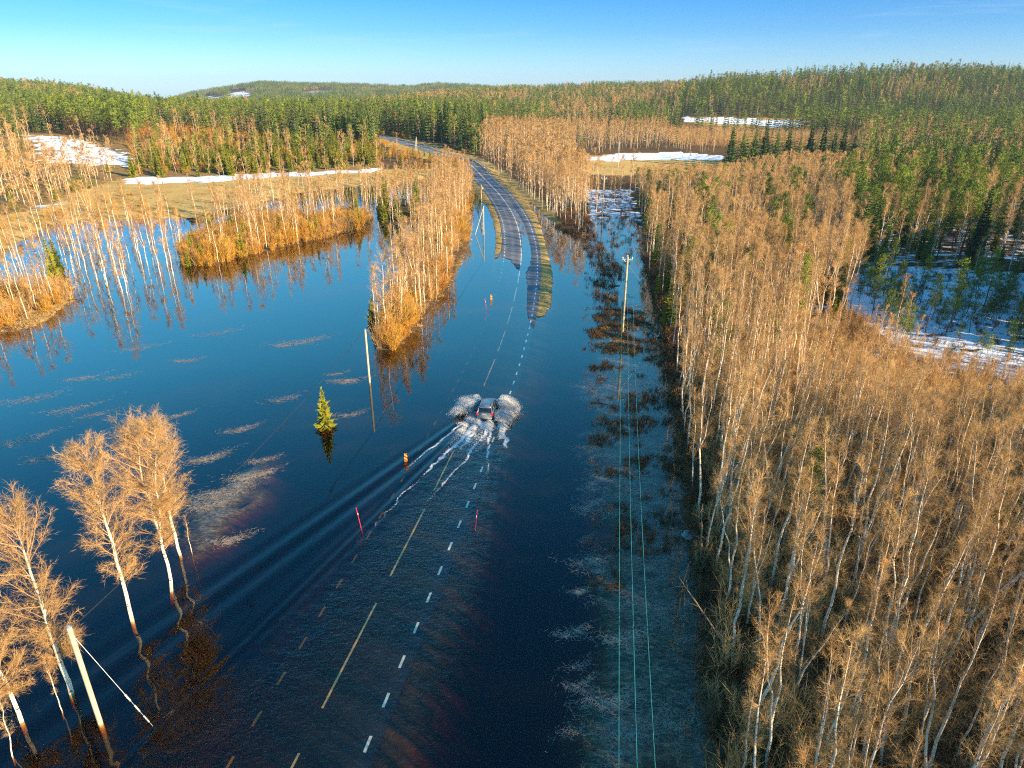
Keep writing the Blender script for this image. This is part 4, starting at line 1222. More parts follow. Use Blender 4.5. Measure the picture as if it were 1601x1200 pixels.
# ------------------------------------------------------------------ shrubs, brushwood and tussocks
SH = [shrub(2.6, 16, 30, .022, .5), shrub(2.2, 20, 26, .022, .7), shrub(3.0, 14, 34, .024, .4)]
shrub_me = [s.mesh("shrub", [M['shrub']]) for s in SH]
brush_me = [s.mesh("brush", [M['brush']]) for s in (shrub(1.2, 18, 16, .022, 1.0), shrub(1.0, 22, 14, .022, 1.3), shrub(1.5, 16, 18, .022, .8))]
tuss_me = [tussock(70, .5, .028, .35).mesh("tussock", [M['reed']]), tussock(60, .4, .026, .5).mesh("tussock", [M['reed']])]
EXTRA['sapling'] = [s.mesh('sapling', [M['twig']]) for s in (shrub(2.8, 10, 26, .018, .35), shrub(3.2, 9, 30, .018, .3), shrub(2.4, 12, 24, .018, .5))]
EXTRA['shrub'] = shrub_me; EXTRA['brush'] = brush_me; EXTRA['tussock'] = tuss_me

def fill(poly, n, zoff=0.0):
    """n points whose feet lie inside an outline given on the photograph"""
    w = np.array([G(max(a, -400), b, 0.3) for a, b in poly])
    out_ = []
    tries = 0
    while len(out_) < n and tries < 60:
        x = rng.uniform(w[:, 0].min(), w[:, 0].max(), n * 3); y = rng.uniform(w[:, 1].min(), w[:, 1].max(), n * 3)
        px, py = P(x, y, 0.3)
        ok = inpoly(px, py, poly)
        out_ += list(np.c_[x[ok], y[ok]]); tries += 1
    return np.array(out_[:n])
def singles(name, mes, pts, s0, s1, label, cat, group, dz=0.0):
    z = tz(pts[:, 0], pts[:, 1])
    for (x, y), zz in zip(pts, z):
        o = bpy.data.objects.new(name, mes[int(rng.integers(0, len(mes)))]); COL.objects.link(o)
        o.location = (x, y, max(zz, -0.5) + dz); o.rotation_euler = (rng.normal(0, .05), rng.normal(0, .05), rng.uniform(0, 6.28))
        s = rng.uniform(s0, s1); o.scale = (s, s, s * rng.uniform(.85, 1.15))
        lab, gq = label(x, y, s) if callable(label) else (label, group)
        tag(o, lab, cat, gq)
def strip_label(x, y, s):
    sec = ('tip', 'near end', 'near half', 'middle', 'far half', 'far end')[int(np.clip((y - 86) / 32, 0, 5))]
    sd = 'road side' if x > np.interp(y, [88, 120, 180, 280], [-18, -15, -15, -14]) else 'lake side'
    q = 'big' if s > 1.45 else ('middling' if s > 1.1 else 'small')
    t = "%s orange shrub at the %s of the narrow wooded strip, %s" % (q, sec, sd)
    return t, t
def bank_label(x, y, s):
    q = 'big' if s > 1.0 else ('middling' if s > .8 else 'small')
    t = "%s orange shrub on the low left-edge bank, %s, %s" % (q, 'waterfront' if y < 102 else ('middle' if y < 112 else 'rear'), 'left' if x < -72 else ('centre' if x < -66 else 'right'))
    return t, t
p = fill(Z[0][1], 150)
p = np.r_[p, fill([(586, 548), (612, 546), (650, 512), (640, 480), (590, 500)], 34)]
singles("shrub", shrub_me, p, .8, 1.9, strip_label, "shrub", "orange shrubs on the narrow wooded strip")
p = fill(Z[1][1], 80)
singles("shrub", shrub_me, p, .6, 1.15, bank_label, "shrub", "orange shrubs on the low bank at the left")
def mass(name, kind, pts, s0, s1, label, cat, dz=0.0):
    pts = pts[np.abs(road_st(pts[:, 0], pts[:, 1])[2]) > 8.5]
    z = tz(pts[:, 0], pts[:, 1])
    scatter(name, kind, np.c_[pts, np.maximum(z, -.5) + dz], rng.uniform(0, 6.28, len(pts)), rng.uniform(s0, s1, len(pts)), label, cat)
mass("undergrowth", 'sapling', np.r_[fill(Z[4][1], 260), fill(Z[0][1], 240), fill(Z[1][1], 60)], 1.0, 1.9, "tan saplings among the orange shrubs of the strips left of the road", "undergrowth")
mass("undergrowth", 'shrub', fill(Z[4][1], 620), .8, 1.7, "orange undergrowth on the spit across the water", "undergrowth")
mass("undergrowth", 'shrub', fill([(60, 345), (190, 300), (300, 345), (560, 290), (670, 262), (735, 265), (735, 290), (660, 284), (560, 292), (440, 310), (300, 352), (90, 356), (-50, 410), (-50, 350)], 240), .5, 1.0, "low orange shrubs along the field edge", "undergrowth")
mass("undergrowth", 'shrub', fill([(205, 280), (340, 277), (600, 262), (660, 262), (640, 235), (420, 222), (205, 222)], 1500), .7, 1.5, "reddish brushwood among the young spruces", "undergrowth")
mass("undergrowth", 'brush', fill([(860, 350), (905, 372), (930, 420), (925, 470), (965, 470), (975, 420), (940, 380), (920, 330), (905, 320)], 330), .7, 1.5, "brown brush along the power line shore", "undergrowth")
mass("undergrowth", 'sapling', fill([(1030, 206), (1065, 208), (1130, 212), (1345, 216), (1345, 246), (1130, 244), (1040, 236)], 1500), .9, 1.7, "reddish thicket before the distant snowy field", "undergrowth")
mass("undergrowth", 'brush', fill([(915, 285), (985, 285), (1000, 345), (1010, 400), (960, 430), (935, 350), (915, 345)], 380), .5, 1.2, "brown brush in the power line gap before the field", "undergrowth")
mass("undergrowth", 'brush', fill([(1008, 400), (1040, 520), (1052, 620), (1075, 760), (1095, 950), (1120, 1200), (1180, 1200), (1130, 800), (1085, 600), (1060, 480), (1030, 400)], 900), .7, 1.7, "brown brush along the edge of the right wood", "undergrowth")
pn = fill([(1085, 560), (1330, 580), (1700, 700), (1900, 1400), (1150, 1400), (1100, 950)], 2000)
mass("undergrowth", 'sapling', pn[:1000], .8, 1.7, "leafless saplings in the near wood", "undergrowth")
mass("undergrowth", 'brush', pn[1000:], .8, 1.8, "leafless saplings between the birches of the near wood", "undergrowth")
pn = fill([(1000, 300), (1330, 300), (1340, 430), (1180, 560), (1060, 560), (1012, 420)], 1300)
mass("undergrowth", 'brush', pn, 1., 2., "brushwood under the birches right of the power line", "undergrowth")
mass("undergrowth", 'brush', fill([(1345, 425), (1601, 428), (1640, 600), (1450, 556), (1370, 520)], 520), .35, .9, "dark heather clumps on the snowy clearing", "undergrowth")
mass("undergrowth", 'sapling', fill([(1180, 545), (1330, 500), (1375, 525), (1450, 560), (1601, 600), (1700, 680), (1330, 600)], 420), .5, 1.1, "thicket before the snowy clearing", "undergrowth")
pt = fill([(915, 420), (1035, 520), (1050, 640), (1070, 850), (900, 1000), (925, 700), (912, 560)], 2600)
k = fbm(pt[:, 0] / 3.2, pt[:, 1] / 2.0, 9, 4) > np.interp(pt[:, 1], [40, 80, 100], [.57, .54, .48])
mass("drowned_brush", 'brush', pt[k], .35, .8, "brown drowned brush tufts below the power line", "brush", 0.0)
pt = fill([(905, 470), (1010, 450), (1040, 540), (925, 560)], 500)
k = fbm(pt[:, 0] / 3.2, pt[:, 1] / 2.0, 9, 4) > .55
mass("dead_grass", 'tussock', pt[k], .8, 1.6, "straw-yellow grass tussocks below the power line", "grass", .02)
mass("dead_grass", 'tussock', fill([(586, 550), (614, 548), (650, 514), (700, 452), (733, 386), (742, 330), (742, 290), (736, 270), (680, 280), (655, 370), (596, 482)], 900), .6, 1.3, "dead grass on the narrow wooded strip", "grass")
mass("dead_grass", 'tussock', fill([(-60, 540), (0, 518), (60, 504), (108, 470), (112, 448), (0, 454)], 700), .8, 1.6, "dead grass on the bank at the left edge", "grass")

# ------------------------------------------------------------------ poles and wires
woodm = simple("pole_wood", (0.46, 0.38, 0.25), 0.8, var=0.18, scale=2)
steel = simple("galvanised_steel", (0.5, 0.5, 0.5), 0.4, 0.8, scale=8)
cerm = simple("white_insulator", (0.75, 0.75, 0.72), 0.3)
copper = simple("verdigris_wire", (0.03, 0.26, 0.22), 0.5, scale=4)
blackw = simple("black_cable", (0.03, 0.03, 0.03), 0.6)
yelm = simple("yellow_guard", (0.8, 0.5, 0.05), 0.5)
def between(name, a, b, r, m, parent=None, sag=0.0, n=2, sides=6):
    a, b = np.array(a, float), np.array(b, float)
    t = np.linspace(0, 1, n)
    p = a + (b - a) * t[:, None]; p[:, 2] -= sag * 4 * t * (1 - t)
    k = MB(); k.tube(p, r, sides); return k.build(name, m, parent, smooth=True)

def power_pole(x, y, z, h, arm_dir, label, guy=None, arm=1.5):
    o = empty("power_pole", (x, y, z))
    between("mast", (0, 0, -.6), (0, 0, h), 0.15, woodm, o, sides=10).data
    ax = np.array((math.cos(arm_dir), math.sin(arm_dir), 0))
    k = MB(); k.box((0, 0, h - .35), (arm, .13, .13), 0, arm_dir); k.build("crossarm", woodm, o)
    for sg in (-1, 1):
        between("brace", ax * sg * arm * .36 + (0, 0, h - .4), (0, 0, h - 1.0), .03, steel, o)
    tops = []
    for sg in (-1, 0, 1):
        p = ax * sg * arm * .45 + np.array((0, 0, h - .28 if sg else h))
        k = MB(); k.tube([p, p + (0, 0, .12), p + (0, 0, .22), p + (0, 0, .32)], [.04, .09, .07, .03], 8); k.build("insulator", cerm, o, smooth=True)
        tops.append(p + np.array((x, y, z)) + (0, 0, .3))
    if guy is not None:
        g = between("guy_wire", (0, 0, h - .9), np.array(guy) - (x, y, z), .018, steel, o)
        d = np.array(guy) - (x, y, z); t0 = np.array((0, 0, h - .9))
        between("guy_guard", d + (t0 - d) * .02, d + (t0 - d) * .14, .05, yelm, g)
    tag(o, label, "power pole", "poles of the three-wire power line"); o['group'] = "poles of the three-wire power line"
    return tops
ad = R(-8)
x1, y1 = G(973.5, 517); x2, y2 = G(941, 348); x3, y3 = G(966, 262, 1.6)
gx, gy = G(1045, 501)
tA = power_pole(x1, y1, -.1, 11.2, ad, "nearest power pole with pale crossarm and guy wire in the flooded gap", (gx, gy, 0))
tB = power_pole(x2, y2, -.1, 12.0, ad, "second power pole, between flooded birches below the small yellow field")
tC = power_pole(x3, y3, float(tz([x3], [y3])[0]), 10.5, ad, "farthest power pole, standing on the small yellow field")
x0, y0 = x1 - 0.150 * 92, y1 - 92
t0_ = [np.array((x0 + q * 0.68, y0, 11.0)) for q in (-1, 0, 1)]
for i, nm in enumerate(("left", "middle", "right")):
    for a, b_, w_, sg in ((t0_, tA, "over the near flooded gap", 2.6), (tA, tB, "between the first and second power pole", 1.6), (tB, tC, "between the second and third power pole", 2.0)):
        o = between("power_wire", a[i], b_[i], 0.014, copper, None, sg, 24, 5)
        tag(o, "%s green power wire %s" % (nm, w_), "wire", "wires of the power line")

def plain_pole(x, y, z, h, label, strut=None, r=.13):
    o = empty("utility_pole", (x, y, z))
    between("mast", (0, 0, -1.2), (0, 0, h), r, woodm, o, sides=10)
    k = MB(); k.tube([(0, 0, h), (0, 0, h + .12)], [r * 1.02, .02], 8); k.build("cap", steel, o)
    if strut is not None: between("strut", (0, 0, h - .3), np.array(strut) - (x, y, z), r * .85, woodm, o, sides=8)
    tag(o, label, "utility pole")
    return o
xa, ya = G(157, 1130); pa = plain_pole(xa, ya, 0, 7.0, "pale cut-off pole with guy wire standing in water at the lower left", r=.14)
ga = np.array(G(239, 1135) + (0.0,)) - (xa, ya, 0)
gw = between("guy_wire", (.05, 0, 6.5), ga, .022, steel, pa)
for q in (.05, .17, .29):
    between("reflective_sleeve", ga + (np.array((.05, 0, 6.5)) - ga) * q, ga + (np.array((.05, 0, 6.5)) - ga) * (q + .07), .045, simple("sleeve", (.85, .75, .5), .5), gw)
xb, yb = G(578, 597); plain_pole(xb, yb, 0, 6.8, "pale pole standing in open water before the tip of the wooded strip")
xf, yf = G(700, 442.5); plain_pole(xf, yf, 0, 6.8, "pole at the water's edge halfway along the wooded strip")
xc, yc = G(756.4, 366); xs_, ys_ = G(743, 366); plain_pole(xc, yc, 0, 6.9, "pole with slanting strut in the water beside the dry road", (xs_, ys_, 0))
xd, yd = G(753, 327, .2); xs2, ys2 = G(746, 318, .2)
pd = plain_pole(xd, yd, .1, 7.2, "farther strutted pole with a small box, left of the dry road", (xs2, ys2, 0))
k = MB(); k.box((.35, -.1, 6.3), (.5, .4, .7)); k.build("box", simple("box_paint", (.5, .36, .16), .6), pd)
xe, ye = G(652, 240, 4.5); xs3, ys3 = G(648, 241, 4.5); plain_pole(xe, ye, 4.3, 8, "distant strutted pole below the far road bend", (xs3, ys3, 4.3))
for a, b_, w_ in (((xa, ya, 6.8), (xb, yb, 6.7), "over open water between the two nearest left poles"), ((xb, yb, 6.7), (xf, yf, 6.7), "past the tip of the wooded strip"), ((xf, yf, 6.7), (xc, yc, 6.8), "beside the wooded strip towards the dry road"), ((xc, yc, 6.8), (xd, yd, 7.1), "between the two strutted poles by the dry road"), ((xa - 14, ya - 40, 6.8), (xa, ya, 6.8), "from the lower left pole out of the photo")):
    o = between("telephone_cable", a, b_, .022, blackw, None, .8, 20, 5); tag(o, "thin black cable " + w_, "cable", "spans of the thin black cable")

# ------------------------------------------------------------------ marker boards, snow poles, guard rail
m, nt, out = mat("marker_stripes")
tc = node(nt, "ShaderNodeTexCoord"); sp = node(nt, "ShaderNodeSeparateXYZ"); nt.links.new(tc.outputs['Object'], sp.inputs[0])
v_ = math_(nt, 'ADD', math_(nt, 'MULTIPLY', sp.outputs[2], 1.0), math_(nt, 'MULTIPLY', sp.outputs[0], 0.75))
fr_ = math_(nt, 'FRACT', math_(nt, 'MULTIPLY', v_, 2.6))
col = mixc(nt, math_(nt, 'GREATER_THAN', fr_, 0.5), (0.85, 0.05, 0.02), (0.95, 0.60, 0.03))
bs = node(nt, "ShaderNodeBsdfPrincipled"); nt.links.new(col, bs.inputs['Base Color']); bs.inputs['Roughness'].default_value = .4
nt.links.new(bs.outputs[0], out.inputs[0])
def marker(px_, py_, h, w, label):
    x, y = G(px_, py_)
    o = empty("road_marker", (x, y, 0), R(-6))
    between("post", (0, .03, -.4), (0, .03, h * .9), .03, steel, o)
    k = MB(); k.box((0, 0, h / 2 - .03), (w, .025, h)); k.build("panel", m, o)
    k = MB(); k.box((0, .02, h + .005), (w + .02, .05, .03)); k.build("top_edge", simple("orange_plastic", (.8, .2, .02), .5), o)
    tag(o, label, "marker board", "striped marker boards along the flooded road")
marker(634.8, 721, .85, .28, "red and yellow striped marker board left of the road, nearest to the car's wake")
marker(768.3, 469, .95, .28, "red and yellow striped marker board left of the road, before the dry stretch")
redm = simple("red_plastic", (0.80, 0.03, 0.06), 0.4); whm = simple("white_reflector", (0.85, 0.85, 0.8), 0.4)
def stick(px_, py_, tip, label, h=1.9):
    x, y = G(px_, py_, 0.0); xz = max(0.0, float(tz([x], [y])[0]))
    o = empty("snow_pole", (x, y, xz))
    tx_, ty_ = tip
    between("rod", (0, 0, -.6), (tx_, ty_, h), .028, redm, o)
    between("reflector", (tx_ * .66, ty_ * .66, h * .66), (tx_ * .74, ty_ * .74, h * .74), .034, whm, o)
    tag(o, label, "snow pole", "red snow poles along the road")
stick(566, 825, (-.35, .1), "red snow pole leaning left in the wake at the road's left side")
stick(742, 829, (.25, .1), "red snow pole standing in the water right of the edge line")
stick(761.5, 484, (-.35, .1), "red snow pole beside the farther striped marker board")
stick(842, 479, (.2, .1), "red snow pole at the tip of the dry right shoulder")
for px_, py_, w_ in ((787, 286, "right of the road bend, nearer one"), (777, 275, "right of the road bend, farther one"), (746, 285, "left of the road bend"), (872, 1500, "")):
    if w_: stick(px_, py_, (.0, .0), "small distant red snow pole " + w_)
gr = empty("guard_rail", (0, 0, 0)); tag(gr, "short steel guard rail on the right verge of the road bend", "guard rail")
sg0 = s_at(G(770, 272, 1.2)); pts = []
for q in range(0, 9):
    s_ = sg0 + q * 4; cx = np.interp(s_, RS, RC[:, 0]); cy = np.interp(s_, RS, RC[:, 1]); ax_ = np.interp(s_, RS, RN[:, 0]); ay_ = np.interp(s_, RS, RN[:, 1])
    p = np.array((cx + ax_ * 4.6, cy + ay_ * 4.6, road_z(cy, 4.0) + .0)); pts.append(p + (0, 0, .62))
    k = MB(); k.box(p + (0, 0, .25), (.1, .12, .9)); k.build("post", steel, gr)
pts = np.array(pts); k = MB(); k.tube(pts, .10, 6); k.tube(pts + (0, 0, -.14), .10, 6); k.build("rail", steel, gr)

# ------------------------------------------------------------------ small natural things
k = MB(); n = 14
th = rng.uniform(0, 6.28, 60); ph = np.arccos(rng.uniform(-1, 1, 60))
import bmesh
bm = bmesh.new(); bmesh.ops.create_icosphere(bm, subdivisions=3, radius=1)
for v in bm.verts:
    p = v.co; f = 1 + .25 * (vnoise(np.array([p.x * 2 + 9]), np.array([p.y * 2 + p.z * 3]), 3)[0] - .5)
    v.co = Vector((p.x * .95 * f, p.y * .7 * f, p.z * .6 * f))
me = bpy.data.meshes.new("boulder"); bm.to_mesh(me); bm.free(); me.materials.append(simple("grey_stone", (.36, .35, .33), .9, scale=4))
o = bpy.data.objects.new("boulder", me); COL.objects.link(o); x, y = G(1079, 838); o.location = (x, y, .1); o.scale = (.7, .7, .7); tag(o, "pale rounded boulder at the foot of the right wood's edge", "boulder")
logm = simple("wet_log", (.10, .07, .05), .8)
def logo(a, b_, r, label, m_=logm, nm="floating_log"):
    pa_ = np.array(G(*a) + (.02,)); pb_ = np.array(G(*b_) + (.02,)); t = np.linspace(0, 1, 7)[:, None]
    k = MB(); k.tube(pa_ + (pb_ - pa_) * t + rng.normal(0, .03, (7, 3)), r * np.linspace(1, .5, 7), 7); tag(k.build(nm, m_, smooth=True), label, "log")
logo((925, 629), (951, 632), .10, "dark log floating at the left edge of the drowned grass")
logo((1008, 545), (1046, 550), .10, "dark fallen trunk in the water by the right wood's edge")
logo((1018, 800), (1062, 812), .06, "thin grey branch lying in the weedy shallows", simple("grey_branch", (.3, .25, .2), .9))
def snag(a, h, lean_, label):
    x, y = G(*a); z = max(-.3, float(tz([x], [y])[0]))
    o = empty("dead_tree", (x, y, z))
    t = np.linspace(0, 1, 8)[:, None]; top = np.array((lean_[0], lean_[1], h))
    st = top * t + rng.normal(0, .05, (8, 3)) * t; k = MB(); k.tube(st, .09 * (1 - t[:, 0] * .8), 6)
    k.build("trunk", M['limb'], o)
    for q in range(9):
        k = MB()
        f = rng.uniform(.3, .98); p = top * f; d = unit(rng.normal(0, 1, 3) + (0, 0, .3)); L = rng.uniform(.5, 1.4)
        k.tube([p, p + d * L * .5, p + d * L + (0, 0, -.15)], [.025, .018, .006], 3, cap=False)
        k.build("branch", M['limb'], o)
    tag(o, label, "dead tree")
snag((1055, 455), 6, (-3.0, .5), "leaning bare dead birch over the gap at the wood's edge")
snag((1140, 1020), 5, (-3.5, .8), "pale dead birch leaning out from the wood near the bottom")
snag((1096, 880), 5.5, (-.6, -.3), "slim broken dead stem at the dark edge of the right wood")
snag((1160, 800), 4, (-1.8, .3), "short grey dead tree leaning at the right wood's edge")

# floating mats of dead grass
k = MB()
for cx_, cy_, wpx, n, th_ in ((470, 535, 34, 240, .5), (440, 540, 12, 90, .2), (291, 564, 16, 130, .3), (345, 520, 30, 90, .6), (215, 545, 26, 110, .5), (125, 592, 20, 120, .4), (45, 625, 30, 130, .5), (110, 640, 30, 120, .5), (180, 590, 22, 80, .5),
                          (150, 648, 20, 60, .5), (278, 650, 18, 110, .6), (322, 718, 26, 260, .5), (375, 672, 22, 150, .5), (542, 596, 22, 260, .2), (525, 585, 14, 90, .4), (515, 650, 10, 40, .3), (550, 648, 20, 140, .5), (440, 625, 24, 110, .5), (80, 715, 26, 170, .5),
                          (30, 690, 30, 120, .6), (15, 775, 14, 80, .9), (350, 770, 40, 260, .5), (390, 745, 30, 300, .4), (410, 720, 20, 120, .4), (360, 845, 26, 160, .4), (330, 790, 30, 200, .4), (920, 880, 30, 160, .2), (895, 990, 24, 120, .3), (925, 700, 20, 120, .2),
                          (1010, 600, 30, 120, .1), (965, 800, 40, 200, .2), (980, 1000, 40, 260, .2), (960, 1100, 40, 200, .3), (520, 378, 20, 90, .3), (905, 925, 16, 120, .3), (1030, 700, 20, 120, 0), (1040, 560, 18, 120, .0), (1000, 480, 20, 90, .1)):
    x, y = G(cx_, cy_); s_ = wpx * math.hypot(x, y, 33) / F
    n = int(n * 2.0)
    u_ = rng.normal(0, .42, n); v_ = rng.normal(0, .42, n) * .28 + .25 * (u_ ** 2)
    ca, sa = math.cos(th_ * .8), math.sin(th_ * .8)
    p = np.c_[x + (u_ * ca - v_ * sa) * s_ * 1.5, y + (u_ * sa + v_ * ca) * s_ * 2.0, np.full(n, .012) + rng.uniform(0, .02, n)]
    az = rng.normal(th_ * .8, .8, n)
    d = np.c_[np.cos(az), np.sin(az), rng.normal(0, .02, n)]
    sd2 = np.c_[-np.sin(az), np.cos(az), 0 * az] * .011 * (s_ ** .3)
    L = rng.uniform(.12, .5, n)[:, None] * (s_ ** .35)
    k.tris(p - sd2, p + sd2, p + d * L)
cw = fill([(905, 560), (1040, 540), (1055, 650), (1078, 850), (1110, 1200), (880, 1210), (915, 900)], 900)
cw = cw[fbm(cw[:, 0] / 4, cw[:, 1] / 3, 33, 3) > .46]
for x, y in cw:
    n = 55; th_ = rng.normal(.15, .5); u_ = rng.normal(0, .5, n); v_ = rng.normal(0, .16, n) + .3 * u_ ** 2 * rng.choice((-1, 1))
    ca, sa = math.cos(th_), math.sin(th_); z_ = rng.uniform(-.04, .012, n)
    p = np.c_[x + (u_ * ca - v_ * sa) * 1.3, y + (u_ * sa + v_ * ca) * 1.3, z_]
    az = rng.normal(th_, 1.0, n); L = rng.uniform(.12, .45, n)[:, None]
    sd2 = np.c_[-np.sin(az), np.cos(az), 0 * az] * .009
    k.tris(p - sd2, p + sd2, p + np.c_[np.cos(az), np.sin(az), 0 * az] * L)
mt = k.build("floating_debris", plant("floating_straw", (.40, .32, .24), (.52, .42, .32), 0.1)); tag(mt, "pale mats of dead grass floating on the flood water", "debris", kind='stuff')

# ------------------------------------------------------------------ the car
def paint_mat(name, col, metal=0.6, rough=0.28):
    m, nt, out = mat(name)
    b = node(nt, "ShaderNodeBsdfPrincipled")
    n = noise(nt, 60, 2)
    nt.links.new(mixc(nt, n, tuple(c * .9 for c in col), tuple(c * 1.1 for c in col)), b.inputs['Base Color'])
    b.inputs['Metallic'].default_value = metal; b.inputs['Roughness'].default_value = rough; b.inputs['Coat Weight'].default_value = .6
    nt.links.new(b.outputs[0], out.inputs[0]); return m
carp = paint_mat("grey_beige_car_paint", (.40, .38, .34))
glassm = paint_mat("dark_car_glass", (.02, .025, .03), 0, .06)
blackp = simple("black_plastic", (.025, .025, .025), .5)
tyrem = simple("tyre_rubber", (.02, .02, .02), .85)
rimm = simple("alloy", (.5, .5, .5), .3, .9)
tailm, nt, out = mat("tail_lamp")
em = node(nt, "ShaderNodeEmission"); em.inputs[0].default_value = (1, .03, .04, 1); em.inputs[1].default_value = 0.3
b_ = node(nt, "ShaderNodeBsdfPrincipled"); b_.inputs['Base Color'].default_value = (.6, .01, .02, 1); b_.inputs['Roughness'].default_value = .15
ad_ = node(nt, "ShaderNodeAddShader"); nt.links.new(em.outputs[0], ad_.inputs[0]); nt.links.new(b_.outputs[0], ad_.inputs[1]); nt.links.new(ad_.outputs[0], out.inputs[0])

def loft(secs, mi=0):
    """secs: list of (y, [(x,z) half profile from bottom centre up to top centre]); mirrored"""
    rings = []
    for y, pr in secs:
        r_ = [(x, y, z) for x, z in pr] + [(-x, y, z) for x, z in reversed(pr)]
        rings.append(r_)
    n = len(rings[0]); v = np.array(rings).reshape(-1, 3)
    f = []
    for i in range(len(secs) - 1):
        for j in range(n):
            j2 = (j + 1) % n
            f.append((i * n + j, (i + 1) * n + j, (i + 1) * n + j2, i * n + j2))
    h = n // 2
    for base, flip in ((0, False), ((len(secs) - 1) * n, True)):
        for j in range(h - 1):
            q = (base + j, base + j + 1, base + n - 2 - j, base + n - 1 - j)
            f.append(q if not flip else q[::-1])
    k = MB(); k.add(v, f, mi); return k
car = empty("car", (car_rear[0], car_rear[1], float(road_z(np.array([car_rear[1]]), np.array([1.8]))[0]) + .02), -math.atan2(cdir[0], cdir[1]))
def prof(w, zb, zs, zt):
    return [(0.02, zb), (w * .82, zb), (w * .96, zb + .10), (w, zs - .22), (w * .985, zs - .05), (w * .90, zs + .03), (w * .5, zt), (0.02, zt + .01)]
body = loft([(0.0, prof(.72, .42, .78, .80)), (.06, prof(.84, .30, .96, 1.00)), (.30, prof(.90, .24, 1.02, 1.06)), (.9, prof(.925, .22, 1.02, 1.05)), (2.2, prof(.93, .22, .98, 1.02)),
             (3.3, prof(.925, .22, .95, 1.02)), (4.0, prof(.90, .24, .88, .97)), (4.38, prof(.82, .28, .76, .84)), (4.55, prof(.66, .36, .62, .66))])
body.build("body", carp, car, smooth=True)
def cp(wb, zb, wt_, zt): return [(0.02, zb), (wb, zb), (wb * .5 + wt_ * .5 + .01, (zb + zt) / 2), (wt_, zt - .05), (wt_ * .86, zt), (0.02, zt + .025)]
loft([(.12, cp(.78, 1.0, .74, 1.02)), (.34, cp(.82, 1.0, .66, 1.36)), (.62, cp(.84, 1.0, .64, 1.53)), (1.3, cp(.85, 1.0, .66, 1.60)), (2.3, cp(.85, .99, .65, 1.59)), (2.75, cp(.84, .98, .63, 1.50)), (3.35, cp(.80, .96, .70, 1.02))]).build("window_glass", glassm, car, smooth=True)
k = loft([(.50, [(0.02, 1.50), (.58, 1.49), (.645, 1.47), (.62, 1.52), (0.02, 1.545)]), (1.3, [(0.02, 1.60), (.60, 1.585), (.675, 1.555), (.64, 1.625), (0.02, 1.645)]), (2.3, [(0.02, 1.59), (.60, 1.575), (.665, 1.545), (.63, 1.615), (0.02, 1.635)]), (2.72, [(0.02, 1.50), (.58, 1.49), (.64, 1.46), (.61, 1.52), (0.02, 1.545)])])
k.build("roof", paint_mat("roof_paint", (.30, .31, .32)), car, smooth=True)
for sx in (-1, 1):
    k = MB()
    k.tube([(sx * .80, .14, 1.0), (sx * .72, .36, 1.34), (sx * .66, .62, 1.52)], [.07, .06, .05], 6)
    k.tube([(sx * .79, 3.3, .98), (sx * .66, 2.72, 1.5)], [.045, .04], 6)
    k.tube([(sx * .865, 1.15, 1.0), (sx * .68, 1.2, 1.56)], [.05, .04], 6)
    k.tube([(sx * .865, 2.05, 1.0), (sx * .675, 2.0, 1.56)], [.035, .03], 6)
    k.build("pillars", carp, car, smooth=True)
    k = MB(); k.tube([(sx * .60, .75, 1.62), (sx * .62, 1.3, 1.68), (sx * .61, 2.3, 1.67)], .022, 6); k.build("roof_rail", steel, car)
    k = MB(); k.box((sx * 1.0, 2.85, 1.02), (.22, .12, .16)); k.box((sx * .92, 2.86, .98), (.1, .06, .05)); k.build("mirror", blackp, car)
    k = MB(); k.box((sx * .76, .05, .90), (.26, .12, .17)); k.box((sx * .86, .16, .92), (.10, .22, .15)); k.build("tail_light", tailm, car)
    k = MB(); k.box((sx * .66, 4.42, .66), (.3, .16, .16)); k.build("headlight", glassm, car)
    for yy in (.85, 3.55):
        w_ = bpy.data.objects.new("wheel", None); COL.objects.link(w_); w_.parent = car; w_.location = (sx * .84, yy, .33)
        k = MB(); k.tube([(-.11, 0, 0), (-.09, 0, 0), (.09, 0, 0), (.11, 0, 0)], [.30, .335, .335, .30], 20); k.build("tyre", tyrem, w_, smooth=False)
        k = MB(); k.tube([(sx * .112, 0, 0), (sx * .118, 0, 0)], [.22, .20], 14); k.build("rim", rimm, w_)
    k = MB(); k.tube([(sx * .932, y_, .5) for y_ in (1.35, 2.1, 2.9)], .012, 4); k.build("door_trim", blackp, car)
    for yy in (1.35, 2.3):
        k = MB(); k.box((sx * .925, yy, .86), (.03, .2, .035)); k.build("door_handle", carp, car)
k = loft([(-.10, [(0.02, .34), (.70, .34), (.78, .42), (.76, .56), (0.02, .58)]), (.10, [(0.02, .30), (.84, .30), (.92, .40), (.90, .60), (0.02, .62)])])
k.build("rear_bumper", carp, car, smooth=True)
k = MB(); k.box((0, -.10, .36), (1.2, .06, .12)); k.build("bumper_insert", blackp, car)
k = MB(); k.box((0, .02, .80), (.52, .03, .12)); k.build("licence_plate", simple("plate_white", (.7, .7, .66), .5), car)
k = MB(); k.tube([(.0, .55, 1.56), (.0, .42, 1.52)], [.3, .01], 4); k = MB(); k.box((0, .40, 1.50), (1.1, .16, .03)); k.build("roof_spoiler", carp, car)
k = MB(); k.tube([(-.05, .13, 1.06), (.35, .20, 1.13)], .015, 4); k.build("rear_wiper", blackp, car)
tag(car, "grey-beige estate-like car with red tail lights splashing through the flooded road", "car")

